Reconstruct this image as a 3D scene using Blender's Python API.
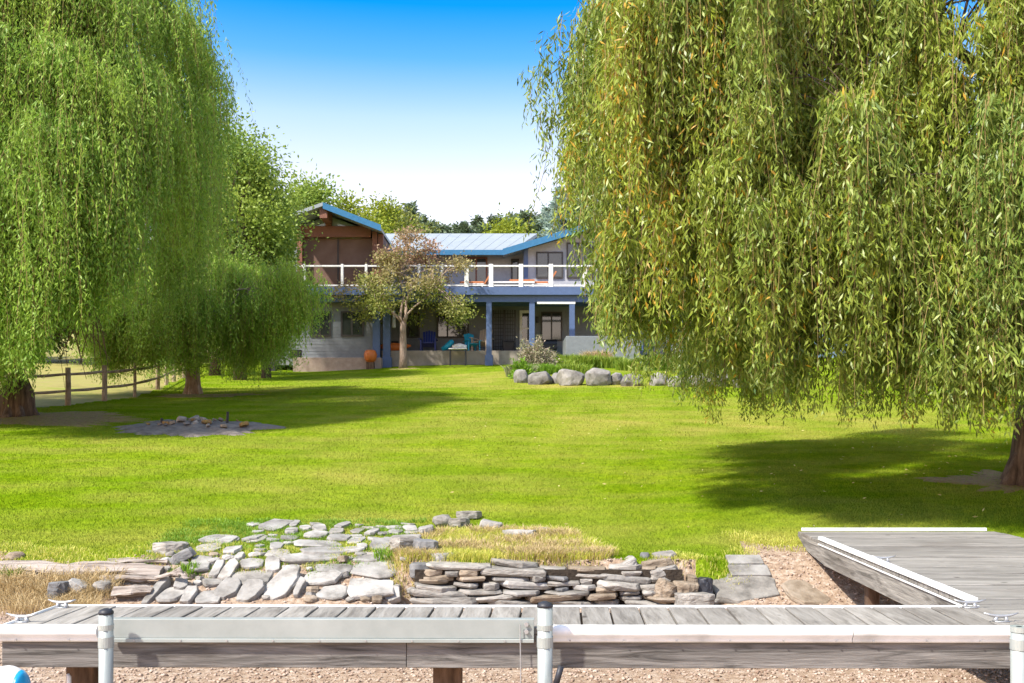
import bpy, bmesh, math, random
import numpy as np
from mathutils import Vector, Matrix, noise
random.seed(7); rng = np.random.default_rng(7)
R = math.radians
for o in list(bpy.data.objects): bpy.data.objects.remove(o)
scn = bpy.context.scene; COL = scn.collection

# ------------------------------------------------------------------ camera
F = 1000.0; EYE = 1.19; HORIZON = 425.0
cam = bpy.data.cameras.new('camera'); cob = bpy.data.objects.new('camera', cam); COL.objects.link(cob)
cob.location = (0, 0, EYE); cob.rotation_euler = (R(90), 0, 0)
cam.sensor_width = 36; cam.lens = F/1024*36; cam.shift_y = (HORIZON-341.5)/1024
cam.clip_start = 0.1; cam.clip_end = 3000
scn.camera = cob
# ------------------------------------------------------------------ light
SUN = Vector((-0.66, -0.55, 0.98)).normalized()
sun_el = math.asin(SUN.z); sun_az = math.atan2(SUN.x, SUN.y)
w = bpy.data.worlds.new('World'); scn.world = w; w.use_nodes = True
nt = w.node_tree; nt.nodes.clear()
out = nt.nodes.new('ShaderNodeOutputWorld'); bg = nt.nodes.new('ShaderNodeBackground')
sky = nt.nodes.new('ShaderNodeTexSky'); sky.sky_type = 'NISHITA'; sky.sun_disc = False
sky.sun_elevation = sun_el; sky.sun_rotation = sun_az
sky.air_density = 1.0; sky.dust_density = 0.6; sky.ozone_density = 2.0
geo = nt.nodes.new('ShaderNodeTexCoord'); sep = nt.nodes.new('ShaderNodeSeparateXYZ')
ramp = nt.nodes.new('ShaderNodeValToRGB'); mul = nt.nodes.new('ShaderNodeMix'); mul.data_type = 'RGBA'; mul.blend_type = 'MULTIPLY'
mul.inputs[0].default_value = 1.0
nt.links.new(geo.outputs['Generated'], sep.inputs[0]); nt.links.new(sep.outputs['Z'], ramp.inputs[0])
e = ramp.color_ramp.elements
e[0].position = 0.0; e[0].color = (1.0, .62, .46, 1)
e[1].position = 1.0; e[1].color = (1.0, .78, .56, 1)
for p, c in ((.16, (.90, .60, .47)), (.215, (.83, .565, .455)), (.238, (.80, .55, .45)), (.292, (.57, .505, .465)), (.343, (.165, .365, .50)), (.387, (.005, .285, .55)), (.46, (.05, .28, .54)), (.62, (.9, .72, .56))):
    x = ramp.color_ramp.elements.new(p); x.color = (*c, 1)
nt.links.new(sky.outputs[0], mul.inputs[6]); nt.links.new(ramp.outputs[0], mul.inputs[7])
dbl = nt.nodes.new('ShaderNodeVectorMath'); dbl.operation = 'SCALE'; dbl.inputs['Scale'].default_value = 2.0
nt.links.new(mul.outputs[2], dbl.inputs[0]); nt.links.new(dbl.outputs[0], bg.inputs[0]); bg.inputs[1].default_value = 0.15
nt.links.new(bg.outputs[0], out.inputs[0])
sl = bpy.data.lights.new('sun', 'SUN'); sl.energy = 3.9; sl.angle = R(2.0); sl.color = (1.0, .945, .86)
so = bpy.data.objects.new('sun', sl); COL.objects.link(so)
so.rotation_euler = (-SUN).to_track_quat('-Z', 'Y').to_euler(); so.location = (20, -20, 40)
scn.view_settings.view_transform = 'Standard'; scn.view_settings.look = 'None'
scn.view_settings.exposure = 1.09; scn.view_settings.gamma = 1.0

# ------------------------------------------------------------------ materials
def node(nt, t, **kw):
    n = nt.nodes.new(t)
    for k, v in kw.items(): setattr(n, k, v)
    return n
def mottled(name, cols, scale=4, rough=.85, bump=.3, bscale=None, stretch=(1, 1, 1), coord='Object', rand=0.0, detail=6, distort=0, spec=.3, metallic=0, fine=None, island=0, knots=None):
    m = bpy.data.materials.new(name); m.use_nodes = True; nt = m.node_tree
    b = nt.nodes['Principled BSDF']; b.inputs['Roughness'].default_value = rough; b.inputs['Specular IOR Level'].default_value = spec
    b.inputs['Metallic'].default_value = metallic
    tc = node(nt, 'ShaderNodeTexCoord'); mp = node(nt, 'ShaderNodeMapping'); mp.inputs['Scale'].default_value = stretch
    if coord == 'World':
        g = node(nt, 'ShaderNodeNewGeometry'); nt.links.new(g.outputs['Position'], mp.inputs[0])
    else: nt.links.new(tc.outputs['Object'], mp.inputs[0])
    oi = node(nt, 'ShaderNodeObjectInfo')
    ad = node(nt, 'ShaderNodeVectorMath', operation='ADD'); sc = node(nt, 'ShaderNodeMath', operation='MULTIPLY'); sc.inputs[1].default_value = 37.0
    nt.links.new(oi.outputs['Random'], sc.inputs[0]); nt.links.new(mp.outputs[0], ad.inputs[0]); nt.links.new(sc.outputs[0], ad.inputs[1])
    n = node(nt, 'ShaderNodeTexNoise'); n.inputs['Scale'].default_value = scale; n.inputs['Detail'].default_value = detail
    n.inputs['Roughness'].default_value = .62; n.inputs['Distortion'].default_value = distort
    nt.links.new(ad.outputs[0], n.inputs['Vector'])
    r = node(nt, 'ShaderNodeValToRGB'); el = r.color_ramp.elements
    cols = [tuple(v*(.86 if max(c) < .7 else .95) for v in c) for c in cols]
    k = len(cols); lo, hi = .3, .7
    el[0].position = lo; el[0].color = (*cols[0], 1); el[1].position = hi; el[1].color = (*cols[-1], 1)
    for i in range(1, k-1):
        x = el.new(lo+(hi-lo)*i/(k-1)); x.color = (*cols[i], 1)
    nt.links.new(n.outputs[0], r.inputs[0])
    src = r.outputs[0]
    if rand:
        hs = node(nt, 'ShaderNodeHueSaturation'); mr = node(nt, 'ShaderNodeMapRange')
        mr.inputs['To Min'].default_value = 1-rand; mr.inputs['To Max'].default_value = 1+rand
        nt.links.new(oi.outputs['Random'], mr.inputs[0]); nt.links.new(mr.outputs[0], hs.inputs['Value']); nt.links.new(src, hs.inputs['Color']); src = hs.outputs[0]
    if island:
        gi = node(nt, 'ShaderNodeNewGeometry'); h2 = node(nt, 'ShaderNodeHueSaturation'); m2 = node(nt, 'ShaderNodeMapRange')
        m2.inputs['To Min'].default_value = 1-island; m2.inputs['To Max'].default_value = 1+island*.8
        nt.links.new(gi.outputs['Random Per Island'], m2.inputs[0]); nt.links.new(m2.outputs[0], h2.inputs['Value']); nt.links.new(src, h2.inputs['Color']); src = h2.outputs[0]
    if knots:      # (scale, radius, stretch): dark knots and nail stains
        mk = node(nt, 'ShaderNodeMapping'); mk.inputs['Scale'].default_value = knots[2]; nt.links.new(ad.outputs[0] if False else (g.outputs['Position'] if coord == 'World' else tc.outputs['Object']), mk.inputs[0])
        vo = node(nt, 'ShaderNodeTexVoronoi'); vo.inputs['Scale'].default_value = knots[0]; nt.links.new(mk.outputs[0], vo.inputs['Vector'])
        m3 = node(nt, 'ShaderNodeMapRange'); m3.inputs['From Min'].default_value = knots[1]*.5; m3.inputs['From Max'].default_value = knots[1]; m3.inputs['To Min'].default_value = .85; m3.inputs['To Max'].default_value = 0
        nt.links.new(vo.outputs['Distance'], m3.inputs[0]); x3 = node(nt, 'ShaderNodeMix', data_type='RGBA'); x3.inputs[7].default_value = (.05, .04, .032, 1)
        nt.links.new(m3.outputs[0], x3.inputs[0]); nt.links.new(src, x3.inputs[6]); src = x3.outputs[2]
        nb = node(nt, 'ShaderNodeTexNoise'); nb.inputs['Scale'].default_value = 1.3; nb.inputs['Detail'].default_value = 5; nt.links.new(mk.outputs[0], nb.inputs['Vector'])
        m4 = node(nt, 'ShaderNodeMapRange'); m4.inputs['From Min'].default_value = .55; m4.inputs['From Max'].default_value = .75; m4.inputs['To Max'].default_value = .6
        nt.links.new(nb.outputs[0], m4.inputs[0]); x4 = node(nt, 'ShaderNodeMix', data_type='RGBA'); x4.inputs[7].default_value = (.09, .075, .06, 1)
        nt.links.new(m4.outputs[0], x4.inputs[0]); nt.links.new(src, x4.inputs[6]); src = x4.outputs[2]
    nt.links.new(src, b.inputs['Base Color'])
    if bump:
        n2 = node(nt, 'ShaderNodeTexNoise'); n2.inputs['Scale'].default_value = bscale or scale*3; n2.inputs['Detail'].default_value = 6
        nt.links.new(ad.outputs[0], n2.inputs['Vector'])
        bp = node(nt, 'ShaderNodeBump'); bp.inputs['Strength'].default_value = bump; bp.inputs['Distance'].default_value = .02
        nt.links.new(n2.outputs[0], bp.inputs['Height']); nt.links.new(bp.outputs[0], b.inputs['Normal'])
    return m
def leafmat(name, c0, c1, c2=None, accent=None, trans=.35, rough=.5, spec=.3):
    """c0..c1 per leaf, c2 driven by the spray it belongs to, accent for a few leaves"""
    m = bpy.data.materials.new(name); m.use_nodes = True; nt = m.node_tree; nt.nodes.remove(nt.nodes['Principled BSDF'])
    o = nt.nodes['Material Output']
    g = node(nt, 'ShaderNodeNewGeometry'); at = node(nt, 'ShaderNodeAttribute', attribute_name='tint')
    m1 = node(nt, 'ShaderNodeMix', data_type='RGBA'); m1.inputs[6].default_value = (*c0, 1); m1.inputs[7].default_value = (*c1, 1)
    nt.links.new(g.outputs['Random Per Island'], m1.inputs[0]); src = m1.outputs[2]
    if c2:
        m2 = node(nt, 'ShaderNodeMix', data_type='RGBA'); m2.inputs[7].default_value = (*c2, 1)
        nt.links.new(at.outputs['Fac'], m2.inputs[0]); nt.links.new(src, m2.inputs[6]); src = m2.outputs[2]
    if accent:
        th = node(nt, 'ShaderNodeMath', operation='GREATER_THAN'); th.inputs[1].default_value = accent[1]
        # few leaves: those whose island value is high, in tinted sprays
        mm = node(nt, 'ShaderNodeMath', operation='MULTIPLY'); ad = node(nt, 'ShaderNodeMath', operation='ADD'); ad.inputs[1].default_value = .55
        nt.links.new(at.outputs['Fac'], ad.inputs[0]); nt.links.new(ad.outputs[0], mm.inputs[0]); nt.links.new(g.outputs['Random Per Island'], mm.inputs[1])
        nt.links.new(mm.outputs[0], th.inputs[0])
        m3 = node(nt, 'ShaderNodeMix', data_type='RGBA'); m3.inputs[7].default_value = (*accent[0], 1)
        nt.links.new(th.outputs[0], m3.inputs[0]); nt.links.new(src, m3.inputs[6]); src = m3.outputs[2]
    p = node(nt, 'ShaderNodeBsdfPrincipled'); p.inputs['Roughness'].default_value = rough; p.inputs['Specular IOR Level'].default_value = spec
    t = node(nt, 'ShaderNodeBsdfTranslucent'); mx = node(nt, 'ShaderNodeMixShader'); mx.inputs[0].default_value = trans
    nt.links.new(src, p.inputs['Base Color']); nt.links.new(src, t.inputs[0])
    nt.links.new(p.outputs[0], mx.inputs[1]); nt.links.new(t.outputs[0], mx.inputs[2]); nt.links.new(mx.outputs[0], o.inputs[0])
    return m
def plain(name, c, rough=.6, spec=.4, metallic=0):
    # slight weathering, never a dead-flat colour
    a = tuple(min(1, v*.88) for v in c); b = tuple(min(1, v*1.1) for v in c)
    return mottled(name, (a, b), scale=6, rough=rough, bump=.08, spec=spec, metallic=metallic)

def lawn_shader(name, blade=False, dry=None):
    m = bpy.data.materials.new(name); m.use_nodes = True; nt = m.node_tree; b = nt.nodes['Principled BSDF']
    b.inputs['Roughness'].default_value = .9; b.inputs['Specular IOR Level'].default_value = .0
    g = node(nt, 'ShaderNodeNewGeometry')
    def noi(scale, detail=3, sx=1, sy=1):
        mp = node(nt, 'ShaderNodeMapping'); mp.inputs['Scale'].default_value = (sx, sy, 0)
        nt.links.new(g.outputs['Position'], mp.inputs[0])
        n = node(nt, 'ShaderNodeTexNoise'); n.inputs['Scale'].default_value = scale; n.inputs['Detail'].default_value = detail
        nt.links.new(mp.outputs[0], n.inputs['Vector']); return n.outputs[0]
    def mr(s, a, b_, lo=0, hi=1):
        x = node(nt, 'ShaderNodeMapRange'); x.inputs['From Min'].default_value = a; x.inputs['From Max'].default_value = b_
        x.inputs['To Min'].default_value = lo; x.inputs['To Max'].default_value = hi; nt.links.new(s, x.inputs[0]); return x.outputs[0]
    def mix(f, a, b_):
        x = node(nt, 'ShaderNodeMix', data_type='RGBA'); nt.links.new(f, x.inputs[0])
        for i, v in ((6, a), (7, b_)):
            if isinstance(v, tuple): x.inputs[i].default_value = (*v, 1)
            else: nt.links.new(v, x.inputs[i])
        return x.outputs[2]
    A, B_, D, T = (.135, .218, .005), (.195, .268, .008), (.098, .172, .004), (.31, .28, .065)
    c = mix(mr(noi(.35), .35, .65), A, B_)
    c = mix(mr(noi(6, 5), .35, .7), c, D)
    mpw = node(nt, 'ShaderNodeMapping'); mpw.inputs['Rotation'].default_value = (0, 0, R(7)); nt.links.new(g.outputs['Position'], mpw.inputs[0])
    wv = node(nt, 'ShaderNodeTexWave', bands_direction='X'); wv.inputs['Scale'].default_value = .26; wv.inputs['Distortion'].default_value = .25; wv.inputs['Detail'].default_value = 1; wv.inputs['Detail Scale'].default_value = .25
    nt.links.new(mpw.outputs[0], wv.inputs[0])
    hsv = node(nt, 'ShaderNodeHueSaturation'); nt.links.new(mr(wv.outputs['Fac'], .2, .8, .95, 1.06), hsv.inputs['Value']); nt.links.new(c, hsv.inputs['Color']); c = hsv.outputs[0]
    at = node(nt, 'ShaderNodeAttribute', attribute_name='dry')
    n1 = mr(noi(.9, 5, .6, 1.3), .40, .68)
    mm = node(nt, 'ShaderNodeMath', operation='MULTIPLY'); nt.links.new(n1, mm.inputs[0]); 
    if blade:
        # same patches from world position: blades only carry a random tone
        mm.inputs[1].default_value = .45
        r = mix(g.outputs['Random Per Island'], (.86, .86, .86), (1.13, 1.12, 1.1))
        tt = node(nt, 'ShaderNodeAttribute', attribute_name='tint'); aa = node(nt, 'ShaderNodeMath', operation='ADD', use_clamp=True)
        nt.links.new(mm.outputs[0], aa.inputs[0]); nt.links.new(tt.outputs['Fac'], aa.inputs[1]); c = mix(aa.outputs[0], c, T)
        x = node(nt, 'ShaderNodeMix', data_type='RGBA', blend_type='MULTIPLY'); x.inputs[0].default_value = 1
        nt.links.new(c, x.inputs[6]); nt.links.new(r, x.inputs[7]); c = x.outputs[2]
    else:
        ad = node(nt, 'ShaderNodeMath', operation='MULTIPLY_ADD'); ad.inputs[1].default_value = 1.0; 
        nt.links.new(at.outputs['Fac'], ad.inputs[0]); 
        m3 = node(nt, 'ShaderNodeMath', operation='MULTIPLY'); m3.inputs[1].default_value = .35; nt.links.new(n1, m3.inputs[0]); nt.links.new(m3.outputs[0], ad.inputs[2])
        ad.use_clamp = True
        c = mix(ad.outputs[0], c, T)
        fine = noi(38, 3); 
        r = mix(mr(fine, .3, .7), (.62, .66, .6), (1.25, 1.25, 1.2))
        x = node(nt, 'ShaderNodeMix', data_type='RGBA', blend_type='MULTIPLY'); x.inputs[0].default_value = 1
        nt.links.new(c, x.inputs[6]); nt.links.new(r, x.inputs[7]); c = x.outputs[2]
        bp = node(nt, 'ShaderNodeBump'); bp.inputs['Strength'].default_value = .8; bp.inputs['Distance'].default_value = .04
        nt.links.new(noi(22, 5), bp.inputs['Height']); nt.links.new(bp.outputs[0], b.inputs['Normal'])
    nt.links.new(c, b.inputs['Base Color'])
    return m

M = {}
M['lawn'] = lawn_shader('lawn'); M['blade'] = lawn_shader('grass_blade', True)
M['gravel'] = mottled('gravel', ((.20, .13, .085), (.36, .26, .18), (.50, .42, .34)), scale=16, bump=.9, bscale=40, coord='World')
M['pebble'] = mottled('pebble', ((.30, .20, .14), (.46, .36, .28), (.5, .46, .42)), scale=5, bump=.2, coord='World')
M['field'] = mottled('dry_field', ((.20, .19, .035), (.33, .28, .085), (.24, .27, .03)), scale=.9, bump=.6, bscale=20, coord='World', detail=9)
M['mulch'] = mottled('mulch', ((.16, .09, .03), (.32, .20, .08), (.24, .22, .04)), scale=9, bump=.8, bscale=30, coord='World')
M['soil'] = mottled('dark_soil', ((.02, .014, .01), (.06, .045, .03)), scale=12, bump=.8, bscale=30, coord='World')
M['ash'] = mottled('ash', ((.12, .10, .085), (.20, .17, .145), (.29, .25, .21)), scale=6, bump=.6, bscale=20, coord='World')
M['flag'] = mottled('flagstone', ((.15, .138, .12), (.32, .305, .28), (.44, .425, .395)), scale=4, bump=.8, bscale=14, rand=.2)
M['ledge'] = mottled('ledge_stone', ((.13, .12, .105), (.29, .27, .24), (.41, .385, .345)), scale=5, bump=.9, bscale=14, rand=.22, stretch=(1, 1, 3))
M['ledge_tan'] = mottled('tan_ledge_stone', ((.15, .11, .075), (.27, .215, .155), (.36, .30, .235)), scale=5, bump=.9, bscale=14, rand=.18, stretch=(1, 1, 3))
M['slate'] = mottled('dark_slate', ((.08, .08, .082), (.18, .18, .18), (.29, .285, .275)), scale=4, bump=.7, bscale=14, rand=.15)
M['boulder'] = mottled('boulder', ((.12, .11, .10), (.24, .225, .205), (.35, .33, .305)), scale=3, bump=.7, bscale=9, rand=.15)
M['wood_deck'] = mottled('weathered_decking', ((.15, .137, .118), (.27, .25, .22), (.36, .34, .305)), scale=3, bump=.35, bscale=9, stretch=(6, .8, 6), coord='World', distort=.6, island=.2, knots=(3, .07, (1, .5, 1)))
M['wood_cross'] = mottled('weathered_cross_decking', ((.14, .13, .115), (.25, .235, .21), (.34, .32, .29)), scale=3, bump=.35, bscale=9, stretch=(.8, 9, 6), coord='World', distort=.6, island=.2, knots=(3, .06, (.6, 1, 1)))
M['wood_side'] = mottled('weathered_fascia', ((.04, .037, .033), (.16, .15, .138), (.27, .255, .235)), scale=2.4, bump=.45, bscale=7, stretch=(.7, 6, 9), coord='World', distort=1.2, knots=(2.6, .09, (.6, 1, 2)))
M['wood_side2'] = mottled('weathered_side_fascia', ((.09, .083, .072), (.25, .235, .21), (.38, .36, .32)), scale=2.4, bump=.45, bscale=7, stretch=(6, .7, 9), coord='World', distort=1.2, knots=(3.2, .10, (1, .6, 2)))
M['wood_dark'] = mottled('dark_timber', ((.06, .035, .02), (.13, .08, .05), (.2, .13, .09)), scale=4, bump=.4, stretch=(4, 4, .8))
M['drift'] = mottled('driftwood', ((.10, .075, .06), (.33, .28, .24), (.50, .45, .40)), scale=2.2, bump=1.0, bscale=8, stretch=(.6, 9, 9), distort=.8)
M['fence'] = mottled('fence_wood', ((.20, .14, .09), (.33, .25, .17), (.43, .34, .25)), scale=4, bump=.4)
M['bark'] = mottled('bark', ((.045, .032, .024), (.12, .085, .06), (.20, .15, .11)), scale=3, bump=1.0, bscale=9, stretch=(5, 5, .7))
M['bark_light'] = mottled('light_bark', ((.20, .14, .10), (.34, .25, .19), (.45, .36, .28)), scale=5, bump=.5, stretch=(3, 3, .8))
M['twig'] = mottled('twig', ((.20, .14, .05), (.34, .26, .10)), scale=2, bump=0)
M['dead'] = mottled('dead_twig', ((.14, .08, .05), (.28, .17, .10)), scale=2, bump=0)
M['vinyl'] = mottled('white_vinyl', ((.58, .60, .585), (.80, .81, .80), (.84, .85, .85)), scale=2.2, rough=.35, bump=.03, spec=.5, coord='World')
M['alu'] = mottled('aluminium', ((.28, .315, .30), (.38, .415, .40)), scale=3, rough=.5, bump=.06, spec=.5, coord='World', metallic=.15)
M['galv'] = mottled('galvanised_pipe', ((.26, .30, .285), (.40, .44, .42), (.33, .37, .35)), scale=5, rough=.45, bump=.05, spec=.5, stretch=(3, 3, .5), metallic=.25)
M['steel'] = plain('cleat_steel', (.45, .46, .47), .4, .6, .5)
M['rubber'] = plain('black_rubber', (.025, .027, .035), .5)
M['white'] = plain('white_paint', (.74, .74, .72), .5)
M['brown'] = plain('brown_stain', (.23, .095, .06), .6)
M['brown_wall'] = mottled('brown_wall', ((.15, .085, .06), (.20, .125, .095)), scale=1.5, rough=.7, bump=.05)
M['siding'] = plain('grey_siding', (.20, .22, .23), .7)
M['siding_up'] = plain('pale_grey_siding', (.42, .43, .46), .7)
M['blue'] = plain('blue_trim', (.085, .135, .26), .5)
M['blue_roof'] = plain('blue_fascia', (.035, .17, .33), .4)
M['roof'] = mottled('metal_roof', ((.28, .315, .335), (.35, .385, .40)), scale=1.2, rough=.45, bump=.03, spec=.5)
M['soffit'] = plain('soffit', (.10, .11, .13), .8)
M['glass'] = mottled('window_glass', ((.015, .018, .02), (.05, .055, .05)), scale=1.0, rough=.06, bump=0, spec=.9)
M['glass_pale'] = mottled('gable_glass', ((.22, .27, .27), (.36, .41, .38)), scale=1.0, rough=.08, bump=0, spec=.9)
M['frame_dark'] = plain('dark_window_frame', (.05, .045, .04), .5)
M['plinth'] = mottled('plinth_stone', ((.34, .25, .20), (.48, .38, .31)), scale=4, bump=.4)
M['concrete'] = mottled('patio_concrete', ((.26, .22, .17), (.38, .33, .27)), scale=2, bump=.3)
M['navy'] = plain('navy_chair_paint', (.015, .035, .24), .4)
M['turq'] = plain('turquoise_paint', (.01, .36, .55), .45)
M['beige'] = plain('beige_resin', (.55, .43, .32), .5)
M['orange'] = plain('orange_paint', (.62, .17, .03), .5)
M['cush'] = plain('orange_cushion', (.55, .20, .08), .8)
M['black'] = plain('black_metal', (.02, .02, .022), .45)
M['sky_blue'] = plain('sky_blue_siding', (.22, .34, .52), .6)
M['float_blue'] = plain('float_blue', (.01, .28, .55), .3)

# ------------------------------------------------------------------ mesh helpers
def link(o): COL.objects.link(o); return o
def tag(o, label=None, cat=None, group=None, kind=None):
    if label: o['label'] = label
    if cat: o['category'] = cat
    if group: o['group'] = group
    if kind: o['kind'] = kind
    return o
def empty(name, loc, label, cat, group=None, rz=0):
    o = bpy.data.objects.new(name, None); o.location = loc; o.rotation_euler.z = rz; link(o)
    o.empty_display_size = .2
    return tag(o, label, cat, group)
class MB:
    def __init__(s): s.v = []; s.f = []
    def add(s, vs, fs):
        n = len(s.v); s.v += [tuple(v) for v in vs]; s.f += [tuple(i+n for i in f) for f in fs]; return s
    def hexa(s, p):   # 8 points: bottom 0-3, top 4-7
        return s.add(p, [(0, 3, 2, 1), (4, 5, 6, 7), (0, 1, 5, 4), (1, 2, 6, 5), (2, 3, 7, 6), (3, 0, 4, 7)])
    def box(s, x0, x1, y0, y1, z0, z1):
        return s.hexa([(x0, y0, z0), (x1, y0, z0), (x1, y1, z0), (x0, y1, z0), (x0, y0, z1), (x1, y0, z1), (x1, y1, z1), (x0, y1, z1)])
    def tube(s, pts, rad, n=8, caps=True):
        pts = [Vector(p) for p in pts]
        if not hasattr(rad, '__len__'): rad = [rad]*len(pts)
        base = len(s.v); up = Vector((0, 0, 1))
        for i, p in enumerate(pts):
            d = (pts[min(i+1, len(pts)-1)]-pts[max(i-1, 0)]).normalized()
            a = d.cross(up); 
            if a.length < .05: a = d.cross(Vector((1, 0, 0)))
            a.normalize(); b = d.cross(a)
            for k in range(n):
                t = 2*math.pi*k/n; s.v.append(tuple(p+(a*math.cos(t)+b*math.sin(t))*rad[i]))
        for i in range(len(pts)-1):
            for k in range(n):
                q = base+i*n; s.f.append((q+k, q+(k+1) % n, q+n+(k+1) % n, q+n+k))
        if caps:
            s.f.append(tuple(base+k for k in range(n))[::-1]); q = base+(len(pts)-1)*n; s.f.append(tuple(q+k for k in range(n)))
        return s
    def prism(s, poly, y0, y1):   # polygon in xz extruded along y
        n = len(poly); s.add([(x, y0, z) for x, z in poly]+[(x, y1, z) for x, z in poly],
            [tuple(range(n)), tuple(range(2*n-1, n-1, -1))]+[(i, i+n, (i+1) % n+n, (i+1) % n) for i in range(n)]); return s
    def build(s, name, mat, parent=None, bevel=0, smooth=False, origin=None):
        me = bpy.data.meshes.new(name)
        vs = s.v
        if origin is not None: vs = [(x-origin[0], y-origin[1], z-origin[2]) for x, y, z in vs]
        me.from_pydata(vs, [], s.f)
        bm = bmesh.new(); bm.from_mesh(me); bmesh.ops.recalc_face_normals(bm, faces=bm.faces)
        if bevel: bmesh.ops.bevel(bm, geom=bm.edges[:], offset=bevel, segments=1, affect='EDGES', clamp_overlap=True)
        bm.to_mesh(me); bm.free()
        if smooth: me.polygons.foreach_set('use_smooth', [len(p.vertices) <= 4 for p in me.polygons])
        me.materials.append(M[mat]); o = bpy.data.objects.new(name, me); link(o)
        if origin is not None: o.location = origin
        if parent is not None:
            o.parent = parent
            if parent.type == 'EMPTY' and origin is None: pass
        return o
def world_part(mb, name, mat, parent, **kw):
    """mesh given in world coordinates, parented without moving it"""
    root = parent
    loc = Vector((0, 0, 0)); q = parent
    while q is not None: loc = loc+q.location; q = q.parent
    mb.v = [(x-loc.x, y-loc.y, z-loc.z) for x, y, z in mb.v]
    return mb.build(name, mat, parent, **kw)
def np_mesh(name, V, Fq, mat, parent=None, tint=None, nper=4, off=None):
    """numpy faces, all of nper corners"""
    if off is not None: V = V-np.array(off)
    me = bpy.data.meshes.new(name); nf = len(Fq)
    me.vertices.add(len(V)); me.vertices.foreach_set('co', V.astype(np.float32).ravel())
    me.loops.add(nf*nper); me.loops.foreach_set('vertex_index', Fq.astype(np.int32).ravel())
    me.polygons.add(nf); me.polygons.foreach_set('loop_start', np.arange(nf, dtype=np.int32)*nper)
    me.update(calc_edges=True)
    if tint is not None:
        a = me.attributes.new('tint', 'FLOAT', 'FACE'); a.data.foreach_set('value', tint.astype(np.float32))
    me.materials.append(M[mat]) ; o = bpy.data.objects.new(name, me); link(o)
    if parent is not None: o.parent = parent
    return o
def unit(a): return a/np.maximum(np.linalg.norm(a, axis=1, keepdims=True), 1e-9)
def leaf_arrays(c, d, L, W, r=rng):
    n = len(c); d = unit(d); s = unit(np.cross(d, r.normal(size=(n, 3)))); nn = np.cross(d, s)
    L = L[:, None]; W = W[:, None]
    V = np.stack([c, c+d*L*.42+s*W/2+nn*L*.05, c+d*L, c+d*L*.42-s*W/2+nn*L*.05], 1).reshape(-1, 3)
    return V, np.arange(4*n).reshape(n, 4)

# ------------------------------------------------------------------ terrain
def sm(a, b, x):
    t = np.clip((np.asarray(x, float)-a)/(b-a), 0, 1); return t*t*(3-2*t)
def ground(x, y):
    x = np.asarray(x, float); y = np.asarray(y, float)
    slope = .107
    lawn = -.2+slope*(y-10.7)
    lawn = np.where(y > 62, -.2+slope*51.3+.13*(y-62), lawn)
    lawn = np.where(y > 190, -.2+slope*51.3+.13*128+.01*(y-190), lawn)
    wall = sm(-1.35, -1.05, x)*(1-sm(2.0, 2.3, x))
    a = 9.55+.63*wall; b = 10.9-.62*wall
    t = sm(0, 1, (y-a)/(b-a))
    z = -.62*(1-t)+np.where(y < 10.7, -.2, lawn)*t
    z = np.where(y < 5, -.62-.12*(5-y), z); z = np.maximum(z, -1.8)
    z = z+.03*np.clip(x, -40, 40)*sm(28, 52, y)
    z = z+.05*np.clip(-x-11, 0, 40)*sm(26, 34, y)*.8
    z = z+.05*np.sin(x*.5+1)*np.sin(y*.31)*sm(12, 20, y)
    return z
def gz(x, y): return float(ground(x, y))
def hit(px, py):
    ux = (px-512)/F; uz = (HORIZON-py)/F
    lo = 6.8; y = lo
    while y < 300:
        if EYE+uz*y <= gz(ux*y, y): break
        y *= 1.004
    return Vector((ux*y, y, gz(ux*y, y)))
def at(px, py, Y): return Vector(((px-512)/F*Y, Y, EYE+(HORIZON-py)/F*Y))
fence_pts = [(-17.2, 26.3), (-13.55, 27.6), (-12.7, 28.6), (-12.35, 30.3), (-12.15, 32.2), (-12.9, 36.4), (-14.2, 42.0), (-16.0, 50.0), (-19, 62)]
fa = np.array(fence_pts)
def is_field(x, y):
    fx = np.interp(y, fa[:, 1], fa[:, 0]); return (y > 26.6) & (x < fx)
def lawn_edge(x):
    e = np.full_like(x, 10.62)
    e = np.where((x > -3.7) & (x < -1.1), 10.7, e)
    e = np.where((x > -1.1) & (x < 1.9), 10.42, e)
    e = np.where((x > 1.9) & (x < 2.55), 10.2+.2*(x-1.9), e)
    e = np.where(x >= 2.55, 11.15, e)
    return e+.16*np.sin(x*3.1)+.1*np.sin(x*7.7+1)
def dryness(x, y):
    d = np.zeros(len(x))
    for (cx, cy, rx, ry, a) in ((3.5, 24, 5, 4, .55), (0, 40, 6, 3, .6), (-2, 15.5, 2.5, 1.2, .35), (9, 26, 3, 4, .4), (-1.2, 12.2, 1.6, 1.2, .45), (-9, 36.5, 2.4, 2.2, .5), (2.9, 11.6, 1.2, .7, .6), (4.5, 37.2, 7, .9, .75), (-3, 44, 5, 2.5, .5), (-3, 22, 2.2, 10, .16), (-4.2, 11.6, 2.8, .8, .35), (-5, 31.5, 5, .8, .3), (2, 30, 7, 1.2, .35), (1, 46, 9, 1, .45), (-7, 20, 3, 1.5, .3), (6, 13, 3, 1, .2)):
        d += a*np.exp(-((x-cx)/rx)**2-((y-cy)/ry)**2)
    d *= .75+.5*np.sin(x*2.1+np.sin(y*1.3)*2)*np.sin(y*1.7+x*.4)
    return np.clip(d, 0, .9)
rows = np.concatenate([np.linspace(-12, 6, 12), np.linspace(6.4, 14, 130)[0:], 14*(700/14)**np.linspace(.004, 1, 260)])
us = np.linspace(-1, 1, 321)
YY, UU = np.meshgrid(rows, us, indexing='ij'); XX = UU*(np.abs(YY)*.95+8)
ZZ = ground(XX, YY)
V = np.stack([XX, YY, ZZ], -1).reshape(-1, 3); nc = len(us); nr = len(rows)
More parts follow.
